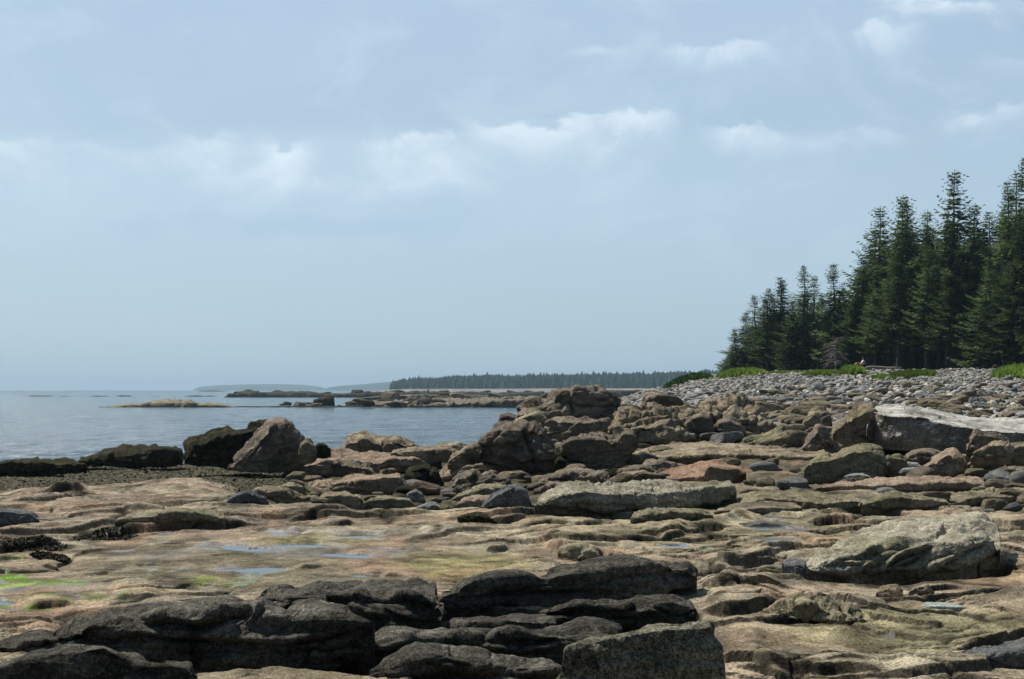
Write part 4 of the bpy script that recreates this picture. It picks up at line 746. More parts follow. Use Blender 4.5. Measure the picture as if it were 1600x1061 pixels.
def cut_rock(sub, seed, nplanes=11, p=14, noise=.05, flat=1.0):
    r = np.random.default_rng(seed); v, f = ICO[sub]; n = r.normal(size=(nplanes, 3)); n[:3] = [(0, 0, 1), (.9, 0, .3), (-.8, .3, .2)]; n[:3] += r.normal(size=(3, 3)) * .22
    n /= np.linalg.norm(n, axis=1)[:, None]; h = r.uniform(.62, 1.0, nplanes); q = np.maximum(v @ n.T, 1e-3) / h
    rad = (np.sum(q ** p, 1) + .9 ** p) ** (-1 / p); V = v * rad[:, None]
    V = V * (1 + noise * fbm3(V * 2.3 + r.uniform(-9, 9, 3), 4)[:, None]); V[:, 2] *= flat
    V /= np.abs(V).max(0); return V.astype(np.float32), f
PROTO = {}
def proto(kind, i, mat, sub):
    k = (kind, i, mat, sub)
    if k not in PROTO:
        V, f = cut_rock(sub, 300 + i * 7 + (50 if kind == 'round' else 0), **(dict(nplanes=6, p=4, noise=.04) if kind == 'round' else dict(nplanes=13, p=40, noise=.06)))
        PROTO[k] = mesh_np('x', V, f, MATS[mat], kind == 'round').data
        bpy.data.objects.remove([o for o in S.collection.objects if o.data == PROTO[k]][0])
    return PROTO[k]
def place_rock(name, px, Y, w, h, d, mat, kind='cut', i=0, sub=3, label=None, cat='stone', group=None, z=None, sink=.3, tilt=12, r=rng):
    X = (px - CX) / F * Y; z = float(land_z(px, Y)[0]) if z is None else z
    o = bpy.data.objects.new(name, proto(kind, i, mat, sub)); S.collection.objects.link(o)
    o.scale = (w / 2, d / 2, h / 2); o.location = (X, Y, z + h / 2 * (1 - sink)); o.rotation_euler = (R(r.uniform(-tilt, tilt)), R(r.uniform(-tilt, tilt)), r.uniform(-.5, .5) + (math.pi if r.random() < .5 else 0))
    return tag(o, label, cat, group)

SEEN = {}
def stone_label(px, row, wpx, m, rd):
    sz = 'small' if wpx < 26 else 'mid-sized' if wpx < 40 else 'large'; colr = {'brown_rock': 'brown', 'tan_rock': 'tan', 'grey_rock': 'grey', 'olive_rock': 'olive', 'slate_rock': 'slate', 'pink_rock': 'pinkish', 'seaweed_rock': 'weedy black', 'pebble_rock': 'pale grey'}[m]
    for _, x, y, nm in sorted(((px - x) ** 2 + 9 * (row - y) ** 2, x, y, nm) for x, y, nm in MARKS):
        dx, dy = px - x, row - y; side = ('left of' if dx < 0 else 'right of') if abs(dx) > 2.5 * abs(dy) else ('behind' if dy < 0 else 'in front of')
        for sh in (('rounded' if rd else 'angular'),):
            k = f'{sz} {colr} {sh} stone {side} the {nm}'
            if k not in SEEN: SEEN[k] = 1; return k
def scatter():
    r = np.random.default_rng(21)
    # individual stones in the gaps between the boulders and slabs
    mats = ['brown_rock', 'tan_rock', 'grey_rock', 'olive_rock', 'slate_rock', 'pink_rock', 'seaweed_rock', 'pebble_rock']
    zones = [  # px0, px1, row0, row1, count, size range px (width), material weights, label, group, name
      (600, 850, 738, 800, 52, (20, 54), (3, 2, 2, 1, 2, 1, 4, 0), 'weed-stained stone wedged in the dark gap left of the longest bar slab', 'stones in the weedy gap', 'stone'),
      (440, 640, 742, 800, 26, (18, 44), (3, 3, 1, 2, 0, 1, 3, 0), 'stone lying in weed below the orange-topped block', 'stones below the orange-topped block', 'stone'),
      (830, 1160, 690, 756, 48, (22, 62), (4, 3, 1, 2, 1, 1, 2, 0), 'rubble stone between the dark boulders and the rust-red slab', 'stones among the central boulders', 'stone'),
      (1160, 1620, 690, 800, 84, (18, 64), (3, 4, 3, 3, 1, 1, 0, 2), 'loose stone among the slabs below the white-topped boulder', 'stones among the right-hand slabs', 'stone'),
      (960, 1360, 640, 700, 72, (20, 62), (4, 5, 1, 2, 0, 1, 0, 0), 'broken brown stone between the fissured outcrop and the cobble bank', 'stones below the cobble bank', 'stone'),
      (1540, 1640, 780, 850, 14, (12, 34), (2, 3, 3, 2, 1, 0, 0, 2), 'loose stone right of the sculpted boulder', 'stones beside the sculpted boulder', 'stone')]
    for x0, x1, r0, r1, n, (s0, s1), wts, label, grp, nm in zones:
        p = np.array(wts, float); p /= p.sum(); seen = SEEN
        for _ in range(n):
            px = r.uniform(x0, x1); row = r0 + (r1 - r0) * r.random(); Y = hit(px, row); wpx = s0 + (s1 - s0) * r.random() ** 1.7
            m = mats[r.choice(8, p=p)]; w = wpx / F * Y; rd = m in ('pebble_rock', 'slate_rock') or r.random() < .25
            place_rock(nm, px, Y, w, w * r.uniform(.38, .62), w * r.uniform(.6, .95), m, 'round' if rd else 'cut', int(r.integers(0, 7)), 3, stone_label(px, row, wpx, m, rd), 'stone', grp, sink=.4, r=r)
    # brown angular boulders along the lower edge of the cobble bank
    for k in range(190):
        px = 1150 + 500 * r.random() ** .7; row = r.uniform(608, 662) + (1400 - px) * .02; row = row + 0; Y = hit(px, row); wpx = r.uniform(16, 50) * (1 if row > 625 else .7)
        w = wpx / F * Y; m = ['brown_rock', 'tan_rock', 'olive_rock', 'tan_rock', 'brown_rock'][r.integers(0, 5)]
        place_rock('beach_boulder', px, Y, w, w * r.uniform(.28, .5), w * r.uniform(.5, .8), m, 'cut', int(r.integers(0, 7)), 3, 'angular brown boulder on the lower cobble bank behind the white-topped boulder', 'boulder', 'boulders on the lower cobble bank', sink=.35, tilt=18, r=r)
    # larger pale cobbles, one object each
    for k in range(280):
        px = r.uniform(985, 1620); row = 583 + 58 * r.random() ** .8; Y = hit(px, row)
        z = float(base_z(np.array([px]), np.array([Y]))[0])
        if z < 1.9 or Y > float(np.interp(px, [940, 1100, 1200, 1350, 1600], [150, 148, 128, 119, 103])): continue
        w = r.uniform(.42, .85) * (1.0 if row > 600 else .8)
        place_rock('cobble', px, Y, w, w * r.uniform(.35, .6), w * r.uniform(.5, .9), ['grey_rock', 'pebble_rock', 'pale_cobble', 'pale_cobble'][r.integers(0, 4)], 'cut', int(r.integers(0, 7)), 2, 'large pale grey cobble on the stony beach bank', 'cobble', 'large cobbles on the bank', sink=.35, tilt=20, r=r)
    # the countless small cobbles
    n = 34000; px = r.uniform(940, 1950, n); Y = np.exp(r.uniform(np.log(47), np.log(165), n)); Z = base_z(px, Y)
    dc = np.interp(px, [940, 1100, 1200, 1350, 1600, 2100], [150, 150, 130, 121, 105, 101])
    ok = (Z > 1.72 + .25 * r.random(n)) & (Y < dc + 2); px, Y, Z = px[ok], Y[ok], land_z(px[ok], Y[ok]); n = len(px)
    w = r.lognormal(math.log(.225), .38, n).clip(.12, .6) * np.interp(Y, [50, 120], [1.0, .95]); V0 = []; F0 = []; C0 = []; off = 0
    for k in range(10):
        v, f = cut_rock(1, 700 + k, 9, 12, .06); idx = np.arange(k, n, 10); m = len(idx); a = r.uniform(0, 6.28, m); t1 = r.normal(0, .35, m); t2 = r.normal(0, .3, m)
        P = v[None] * np.stack([w[idx] * .5, w[idx] * .5 * r.uniform(.6, 1, m), w[idx] * .5 * r.uniform(.35, .7, m)], 1)[:, None]
        x, y, z = P[..., 0], P[..., 1], P[..., 2]; y, z = y * np.cos(t1)[:, None] - z * np.sin(t1)[:, None], y * np.sin(t1)[:, None] + z * np.cos(t1)[:, None]
        x, z = x * np.cos(t2)[:, None] - z * np.sin(t2)[:, None], x * np.sin(t2)[:, None] + z * np.cos(t2)[:, None]
        x, y = x * np.cos(a)[:, None] - y * np.sin(a)[:, None], x * np.sin(a)[:, None] + y * np.cos(a)[:, None]
        P = np.stack([x + ((px[idx] - CX) / F * Y[idx])[:, None], y + Y[idx][:, None], z + (Z[idx] + w[idx] * .12)[:, None]], -1).reshape(-1, 3)
        V0.append(P); F0.append((f[None] + (np.arange(m) * len(v))[:, None, None] + off).reshape(-1, 3)); off += len(P)
        tone = r.choice([0.55, .8, 1.0, 1.25, 1.6], m, p=[.15, .25, .3, .2, .1]) * r.uniform(.85, 1.15, m); warm = r.uniform(-.08, .10, m)
        c = np.stack([tone * (1 + warm), tone, tone * (1 - warm)], 1); C0.append(np.repeat(c, len(v), 0))
    mt, t = new_mat('cobble_mix'); a = t.node('ShaderNodeAttribute', attribute_name='tint').outputs[0]; P = t.node('ShaderNodeTexCoord').outputs['Object']
    nz = t.noise(P, 9, 4, .7); s_ = t.smooth(nz, .3, .7, .7, 1.3); c = t.mix(1.0, t.mix(1.0, a, (.275, .262, .235), 'MULTIPLY'), t.comb(s_, s_, s_), 'MULTIPLY'); finish(t, c, .9, None, .05)
    tag(mesh_np('cobbles', np.vstack(V0), np.vstack(F0), mt, False, np.vstack(C0)), 'bank of small pale grey cobbles rising to the forest edge', 'cobbles', kind='stuff')
scatter()

# ------------------------------------------------------------------ weed flat: tangled rockweed covering the low shore at left
def weed():
    r = np.random.default_rng(5); n = 90000; px = r.uniform(-60, 470, n); row = r.uniform(722, 778, n); Y = F * (EYE - .9) / (row - HZ); 
    Y = np.exp(r.uniform(np.log(21), np.log(60), n)); Z = land_z(px, Y); ok = (Z < 1.33) & (Z > -.05); px, Y, Z = px[ok], Y[ok], Z[ok]; n = len(px)
    X = (px - CX) / F * Y; L = r.uniform(.03, .10, n) * np.interp(Y, [20, 60], [.8, 1.6]); a = r.uniform(0, 6.28, n); b = r.uniform(-.2, .45, n); wd = L * r.uniform(.15, .4, n)
    dx, dy, dz = np.cos(a) * np.cos(b), np.sin(a) * np.cos(b), np.sin(b); sx, sy = -np.sin(a), np.cos(a)
    B = np.stack([X, Y, Z - .01], 1); D = np.stack([dx, dy, dz], 1) * L[:, None]; Sd = np.stack([sx, sy, r.normal(0, .3, n)], 1) * wd[:, None]
    V = np.stack([B - Sd * .4, B + D * .5 - Sd, B + D, B + D * .5 + Sd], 1).reshape(-1, 3); f = np.arange(n * 4).reshape(-1, 4)
    tone = r.uniform(.7, 1.15, n) * (1 + .6 * perlin2(X * .5, Y * .2)); c = np.stack([tone, tone * r.uniform(.88, 1.0, n), tone * r.uniform(.5, .8, n)], 1)
    m, t = new_mat('rockweed'); at = t.node('ShaderNodeAttribute', attribute_name='tint').outputs[0]; finish(t, t.mix(1.0, at, (.046, .041, .026), 'MULTIPLY'), .7, None, .1)
    tag(mesh_np('seaweed', V, f, m, False, np.repeat(c, 4, 0)), 'dark olive rockweed carpeting the low shore at left', 'seaweed', kind='stuff')
    # tufts of black weed lining pits in the slab
    for (cx, cy, rx, ry), lab in zip([(165, 840, 50, 7), (45, 860, 60, 7), (78, 877, 30, 4)], ['diamond-shaped patch of black weed in a pit of the left slab', 'strip of black weed running in from the left edge', 'smallest patch of black weed beside the pale green slime']):
        n = 3200; q = r.uniform(0, 1, n) ** .5; th = r.uniform(0, 6.28, n); ppx = cx + rx * q * np.cos(th); prow = cy + ry * q * np.sin(th); Y = F * 1.6 / (prow - HZ); Z = land_z(ppx, Y); X = (ppx - CX) / F * Y
        L = r.uniform(.015, .042, n); a = r.uniform(0, 6.28, n); b = r.uniform(0, 1.1, n); D = np.stack([np.cos(a) * np.cos(b), np.sin(a) * np.cos(b), np.sin(b)], 1) * L[:, None]; Sd = np.stack([-np.sin(a), np.cos(a), 0 * a], 1) * (L * .3)[:, None]; B = np.stack([X, Y, Z - .005], 1)
        V = np.stack([B - Sd * .4, B + D * .5 - Sd, B + D, B + D * .5 + Sd], 1).reshape(-1, 3); tone = r.uniform(.3, 1.2, n); c = np.stack([tone, tone * .95, tone * .7], 1)
        tag(mesh_np('seaweed', V, np.arange(n * 4).reshape(-1, 4), m, False, np.repeat(c, 4, 0)), lab, 'seaweed', kind='stuff')
weed()

# ------------------------------------------------------------------ reefs and islets beyond the cove
def reefs():
    r = np.random.default_rng(31)
    kw = dict(name='islet', cat='islet', rough=.7, res=1.2, lean=.6, under=0)
    hero('domed yellowish islet alone in the cove, weed at its foot', 'olive_rock', [(153,636),(180,634),(205,631),(228,629),(245,625),(270,624),(297,625),(312,631),(330,629),(345,631),(362,635),(375,636)], None, [(153,638),(250,638),(375,638)], D=242, depth=9, **kw)
    hero('low weedy spit linking the domed islet to the middle reef', 'seaweed_rock', [(340,636.2),(380,635),(430,634.6),(480,634),(560,634),(600,634.5)], None, [(340,637.6),(450,638),(600,638)], D=243, depth=10, **{**kw, 'name': 'reef', 'cat': 'reef'})
    hero('broad tan reef of tumbled rock joining the right-hand shore', 'brown_rock', [(560,634),(580,629),(610,626),(640,624.5),(700,623.5),(760,624),(820,622.5),(880,622),(1000,622)], None, [(560,638),(700,639),(850,639),(1000,640)], D=240, depth=30, **{**kw, 'name': 'reef', 'cat': 'reef', 'cells': 60, 'rough': 1.2})
    hero('long dark reef across the far side of the cove', 'seaweed_rock', [(350,620.5),(362,616),(385,611),(420,612.5),(450,614),(490,613.5),(520,616),(560,614),(620,612),(700,613),(800,614),(900,612),(1010,610)], None, [(350,621.5),(500,622),(700,623),(1010,622)], D=552, depth=30, **{**kw, 'name': 'reef', 'cat': 'reef', 'rough': 1.0})
    hero('thin dark skerry on the horizon left of the long dark reef', 'dark_rock', [(308,611),(330,609.6),(352,611)], None, [(308,611.8),(352,611.8)], D=2300, depth=20, **kw)
    for lab, x0, x1, y in [('red-tinged skerry second from the left edge', 40, 88, 617.2), ('short flat skerry right of the red-tinged one', 92, 111, 618.2), ('small jagged skerry with a low tail left of the domed islet', 139, 172, 617.8), ('twin-humped skerry above the left tip of the domed islet', 179, 211, 617.6), ('tiny skerry above the dome of the islet', 234, 249, 618.6), ('long low skerry just left of the long dark reef', 283, 345, 617.8), ('skerry cut by the left edge of the view', -30, 8, 618.6)]:
        w = x1 - x0; hero(lab, 'seaweed_rock' if x0 != 40 else 'brown_rock', [(x0, 620), (x0 + .2 * w, y + .6), (x0 + .4 * w, y), (x0 + .6 * w, y + .9), (x0 + .75 * w, y + .5), (x1, 620)], None, [(x0, 620.6), (x1, 620.6)], name='skerry', cat='skerry', D=630, depth=6, rough=.6, res=1.0, under=0)
    hero('big dark boulder perched on the spit of the middle reef', 'seaweed_rock', [(486,633),(492,625),(500,620),(512,619),(521,622),(523,632)], None, [(486,635),(505,636),(523,635)], D=250, depth=3, rough=.9)
    hero('small dark boulder left of the perched one on the spit', 'dark_rock', [(459,633),(462,628),(467,627),(471,633)], None, [(459,635),(471,635)], D=250, depth=1.2)
    hero('pair of dark boulders at the left end of the tumbled reef', 'dark_rock', [(564,632),(567,626),(573,625),(577,631)], None, [(564,634),(577,634)], D=252, depth=1.4)
    for k in range(85):
        px = r.uniform(440, 850); Y = r.uniform(240, 285); w = r.uniform(.9, 4.2) * (1 if px > 560 else .6); zz = (.05 + .3 * (px > 570) + (Y - 240) / 45 * .8 * (px > 570))
        place_rock('reef_rock', px, Y, w, w * r.uniform(.3, .55), w * .7, ['olive_rock', 'brown_rock', 'seaweed_rock', 'tan_rock', 'seaweed_rock'][r.integers(0, 5)], 'cut', int(r.integers(0, 7)), 3, 'boulder tumbled on the tan reef across the cove', 'boulder', 'boulders on the tan reef', z=zz - .1, r=r)
    for k in range(90):
        px = r.uniform(355, 1000); Y = r.uniform(552, 620); w = r.uniform(1.5, 6)
        place_rock('reef_rock', px, Y, w, w * r.uniform(.2, .42), w * .7, ['seaweed_rock', 'seaweed_rock', 'brown_rock', 'seaweed_rock'][r.integers(0, 4)], 'cut', int(r.integers(0, 7)), 2, 'dark boulder on the farthest reef', 'boulder', 'boulders on the farthest dark reef', z=.3 + (Y - 552) / 68 * 1.1, r=r)
reefs()

# ------------------------------------------------------------------ far shore, headland, islands
def far():
    r = np.random.default_rng(41)
    def m_simple(name, col, sc=.02):
        m, t = new_mat(name); P = t.node('ShaderNodeTexCoord').outputs['Object']; s_ = t.smooth(t.noise(P, sc, 5, .65), .3, .7, .6, 1.4); finish(t, t.mix(1.0, col, t.comb(s_, s_, s_), 'MULTIPLY'), .95, None, .05); return m
    mf = m_simple('far_forest', (.030, .050, .026), .03); ms = m_simple('far_beach', (.17, .16, .15), .05); mi = m_simple('far_island', (.030, .045, .035), .004)
    def hill(name, D0, D1, pts, mat, zshore=0.0, wob=.6, step=2.0):
        px = np.arange(pts[0][0], pts[-1][0] + .1, step); top = np.interp(px, *zip(*pts)); ts = np.linspace(0, 1, 14); ys = D0 + (D1 - D0) * ts; prof = np.sin(np.clip(ts * 1.25, 0, 1) * np.pi / 2) * (1 - sstep(ts, .8, 1.0))
        PX, YY = np.meshgrid(px, ys); Zt = EYE + (HZ - top)[None] / F * (D0 + .8 * (D1 - D0)); X = (PX - CX) / F * YY; Z = zshore - .5 + (Zt - zshore) * prof[:, None] + wob * fbm2(X * .02, YY * .02, 3) * prof[:, None]
        return tag(mesh_np(name, np.stack([X, YY, Z], -1).reshape(-1, 3), grid_faces(*X.shape), mat, True), kind='structure')
    hill('island_hill', 5200, 6200, [(300,611),(304,607),(315,604),(340,602),(380,600.5),(430,599.8),(470,601),(500,604),(512,608),(518,611)], mi)
    hill('island_hill', 4300, 5200, [(505,611),(513,605),(530,603),(560,600.5),(590,598),(620,595.5),(660,594),(800,594)], mi)
    hill('headland_hill', 2500, 3100, [(640,611),(660,596),(690,590),(720,586.5),(745,588),(780,591),(900,592)], mi)
    hill('beach_bar', 1000, 1300, [(570,611),(600,608.2),(640,606.8),(800,606.4),(1000,606),(1250,606)], ms, wob=.1)
    hill('headland', 1340, 1800, [(606,611),(613,603.5),(650,600),(700,597),(800,593),(900,592),(1000,591),(1100,588),(1250,584)], mf, wob=1.0)
    # the far wood reads as one mass: thousands of small ragged spruces
    n = 5200; px = 611 + (1240 - 611) * r.random(n); t = r.random(n) ** .8; Y = 1345 + 330 * t
    top = np.interp(px, [606, 613, 650, 700, 800, 900, 1000, 1100, 1250], [611, 603.5, 600, 597, 593, 592, 591, 588, 584]); Zt = EYE + (HZ - top) / F * (1340 + .8 * 460)
    Z = Zt * np.sin(np.clip((Y - 1340) / 460 * 1.25, 0, 1) * np.pi / 2) - .8
    want = np.interp(px, [611, 620, 645, 700, 750, 800, 850, 920, 1000, 1060, 1120, 1250], [600, 595, 593, 590, 588, 587.5, 586.5, 585.5, 584.5, 583, 580, 577]) + r.normal(0, 1.7, n) + 2.2 * perlin2(px * .045, px * 0 + 3) + 1.2 * perlin2(px * .16, px * 0 + 8)
    H = EYE + (HZ - want) / F * Y - Z; H = np.where(t > .45, H, H * r.uniform(.6, .95, n)); H = np.clip(H, 4, 26); tall = r.random(n) < .05; H = np.where(tall, H + r.uniform(1, 3.5, n), H); W = H * r.uniform(.20, .36, n)
    k = 6; tiers = [(0, 1.0), (.36, .62), (.34, .78), (.68, .32), (.66, .45), (1.0, .0)]; ang = np.linspace(0, 2 * np.pi, k, endpoint=False)
    rings = []
    for zf, wf in tiers:
        jit = r.uniform(.7, 1.3, (n, k)); rr = W[:, None] * wf * jit; rings.append(np.stack([((px - CX) / F * Y)[:, None] + rr * np.cos(ang), Y[:, None] + rr * np.sin(ang), np.broadcast_to((Z + H * zf)[:, None], (n, k))], -1))
    V = np.stack(rings, 1).reshape(-1, 3); a = np.arange(6 * k).reshape(6, k); f1 = np.stack([a[:-1], np.roll(a[:-1], -1, 1), np.roll(a[1:], -1, 1), a[1:]], -1).reshape(-1, 4)
    f = (f1[None] + (np.arange(n) * 6 * k)[:, None, None]).reshape(-1, 4); tone = r.uniform(.5, 1.7, n)
    mt, t_ = new_mat('far_spruce'); at = t_.node('ShaderNodeAttribute', attribute_name='tint').outputs[0]; finish(t_, t_.mix(1.0, at, (.034, .058, .028), 'MULTIPLY'), .95, None, .02)
    tag(mesh_np('far_wood', V, f, mt, False, np.repeat(np.stack([tone, tone, tone], 1), 6 * k, 0)), 'far hazy spruce wood covering the headland beyond the reefs', 'wood', kind='stuff')
far()

# ------------------------------------------------------------------ spruces
def foliage_mat(name, a, b):
    m, t = new_mat(name); P = t.node('ShaderNodeTexCoord').outputs['Object']; rnd = t.node('ShaderNodeObjectInfo').outputs['Random']; isl = t.node('ShaderNodeNewGeometry').outputs['Random Per Island']
    n = t.noise(P, .9, 4, .6); f = t.math('ADD', t.math('MULTIPLY', n, .7), t.math('MULTIPLY', isl, .35)); c = t.mix(t.smooth(f, .3, .8), a, b)
    v = t.smooth(rnd, 0, 1, .65, 1.45); c = t.mix(1.0, c, t.comb(v, v, v), 'MULTIPLY')
    d = t.node('ShaderNodeBsdfDiffuse'); t.put(d.inputs[0], c); tr = t.node('ShaderNodeBsdfTranslucent'); t.put(tr.inputs[0], t.mix(1.0, c, (1.1, 1.35, .6), 'MULTIPLY'))
    mx = t.node('ShaderNodeMixShader'); mx.inputs[0].default_value = .28; t.l.new(d.outputs[0], mx.inputs[1]); t.l.new(tr.outputs[0], mx.inputs[2]); o = t.node('ShaderNodeOutputMaterial'); t.l.new(mx.outputs[0], o.inputs[0]); return m
foliage_mat('spruce_needles', (.036, .058, .032), (.130, .162, .076)); foliage_mat('dry_needles', (.06, .055, .04), (.12, .11, .085)); foliage_mat('shrub_leaves', (.020, .042, .014), (.055, .095, .025)); foliage_mat('grass_blades', (.08, .115, .028), (.19, .235, .065))
mb, t = new_mat('spruce_bark'); P = t.node('ShaderNodeTexCoord').outputs['Object']; s_ = t.smooth(t.noise(t.mapping(P, (6, 6, 1.2)), 3, 5, .7), .3, .7, .5, 1.5); finish(t, t.mix(1.0, (.085, .075, .065), t.comb(s_, s_, s_), 'MULTIPLY'), .95, None, .05)
md, t = new_mat('dead_wood'); finish(t, (.20, .19, .175), .9, None, .1)

def tube_np(P, rad, k=6):
    P = np.asarray(P, float); T = np.gradient(P, axis=0); T /= np.linalg.norm(T, axis=1)[:, None] + 1e-9; up = np.array([.31, .17, .93]); A = np.cross(T, up); A /= np.linalg.norm(A, axis=1)[:, None] + 1e-9; B = np.cross(T, A)
    a = np.linspace(0, 2 * np.pi, k, endpoint=False); V = P[:, None] + (np.cos(a)[None, :, None] * A[:, None] + np.sin(a)[None, :, None] * B[:, None]) * np.asarray(rad)[:, None, None]
    q = np.arange(len(P) * k).reshape(len(P), k); f = np.stack([q[:-1], np.roll(q[:-1], -1, 1), np.roll(q[1:], -1, 1), q[1:]], -1).reshape(-1, 4); return V.reshape(-1, 3), f
def spruce_mesh(seed, H=16.0, Rm=2.5, base=.12, shape=.9, dens=1.0, club=0.0, gap=.12):
    r = np.random.default_rng(seed); TV, TF, off = [], [], 0; zs = np.linspace(0, H, 14); bx = np.cumsum(r.normal(0, .05, 14)); by = np.cumsum(r.normal(0, .05, 14)); bx[0] = by[0] = 0
    def add(P, rad, k=6):
        nonlocal off; v, f = tube_np(P, rad, k); TV.append(v); TF.append(f + off); off += len(v)
    add(np.stack([bx, by, zs], 1), np.interp(zs, [0, .4, H], [.26, .19, .015]) * H / 16, 8)
    Q = []; z = .035 * H
    while z < H * .99:
        t_ = z / H; nb = int(r.integers(4, 8)); a0 = r.uniform(0, 6.28)
        if t_ < base:
            for k in range(int(r.integers(1, 4))):
                a = r.uniform(0, 6.28); L = r.uniform(.4, 1.5); p0 = np.array([0, 0, z]); d = np.array([math.cos(a), math.sin(a), r.uniform(-.4, .1)]); add([p0, p0 + d * L * .5, p0 + d * L + [0, 0, -.15]], [.025, .018, .006], 4)
            z += .4; continue
        env = 1.22 * Rm * ((1 - t_) ** (shape * .82)) * (.55 + .45 * sstep(t_, base - .02, base + .15)) * (1 + .30 * float(perlin2(np.array([z * .75]), np.array([seed * 3.3]))[0]) * 1.6 + .12 * r.normal()); env = max(env, .10) + club * math.exp(-((t_ - .95) / .025) ** 2) * .7
        for k in range(nb):
            if r.random() < gap: continue
            a = a0 + k * 6.283 / nb + r.normal(0, .25); L = env * r.uniform(.55, 1.12) * (1.3 if r.random() < .06 else 1); ns = max(3, int(L / .16 * dens)); u = np.linspace(.12, 1, ns)
            rise = np.interp(t_, [0, .5, .9, 1], [-.42, -.25, .10, .5]); sag = -.16 * L
            cx, cy = np.interp(z, zs, bx), np.interp(z, zs, by)
            bxp = cx + math.cos(a) * L * u; byp = cy + math.sin(a) * L * u; bz = z + rise * L * u + sag * np.sin(u * 3.14) + .22 * L * u ** 3
            if L > .9 and k % 2 == 0: add(np.stack([[cx, bxp[ns // 2], bxp[-1]], [cy, byp[ns // 2], byp[-1]], [z, bz[ns // 2], bz[-1]]], 1), [.03, .018, .005], 3)
            for sd in (-1, 1):
                for rep in range(2):
                    tl = (.15 + .30 * (1 - u * .6)) * min(1.25, .5 + L * .4) * r.uniform(.6, 1.25, ns); fa = a + sd * r.uniform(.5, 1.25, ns); dz = r.uniform(-.55, .15, ns) + (.3 if t_ > .8 else 0)
                    B = np.stack([bxp, byp, bz + r.normal(0, .03, ns)], 1); D = np.stack([np.cos(fa), np.sin(fa), dz], 1) * tl[:, None]; W = np.stack([-np.sin(fa) * .6, np.cos(fa) * .6, r.uniform(-.8, .8, ns)], 1) * (tl * r.uniform(.16, .28, ns))[:, None]
                    Q.append(np.stack([B - W * .5, B + D * .55 - W, B + D, B + D * .5 + W], 1))
        z += r.uniform(.22, .36) * (1 if t_ < .85 else .7)
    Q = np.concatenate(Q).reshape(-1, 3); return np.vstack(TV), np.vstack(TF), Q, np.arange(len(Q)).reshape(-1, 4)
SPR = []
for i, kw in enumerate([dict(Rm=2.5), dict(Rm=2.1, shape=.8, gap=.2), dict(Rm=2.9, shape=1.0), dict(Rm=2.3, base=.2, club=.25), dict(Rm=1.8, shape=.7, gap=.25, base=.16), dict(Rm=2.7, base=.06, shape=.85), dict(Rm=2.2, base=.25, gap=.3, club=.35), dict(Rm=3.2, base=.05, shape=1.1), dict(Rm=2.8, base=.26, shape=.85), dict(Rm=2.6, base=.30, shape=.8, gap=.15)]):
    tv, tf, fv, ff = spruce_mesh(60 + i, **kw); a = mesh_np('trunk', tv, tf, mb, True); b = mesh_np('crown', fv, ff, MATS['spruce_needles'], False); SPR.append((a.data, b.data)); bpy.data.objects.remove(a); bpy.data.objects.remove(b)
def spruce(px, top, D, i, label, group=None, wide=1.0, name='spruce_tree', lean=0.0, dead=False):
    X = (px - CX) / F * D; zg = float(base_z(np.array([px]), np.array([D]))[0]) - .1; H = EYE + (HZ - top) / F * D - zg
    e = bpy.data.objects.new(name, None); S.collection.objects.link(e); e.location = (X, D, zg); k = H / 16; e.scale = (k ** .6 * wide, k ** .6 * wide, k); e.rotation_euler = (0, R(lean), (px * 7.3 + i) % 6.28)
    for nm, d in (('trunk', SPR[i][0]), ('crown', SPR[i][1])):
        o = bpy.data.objects.new(nm, d); S.collection.objects.link(o); o.parent = e
    tag(e, label, 'tree', group); return e
DC = lambda px: float(np.interp(px, [1100, 1200, 1350, 1600, 2100], [152, 134, 124, 108, 104]))
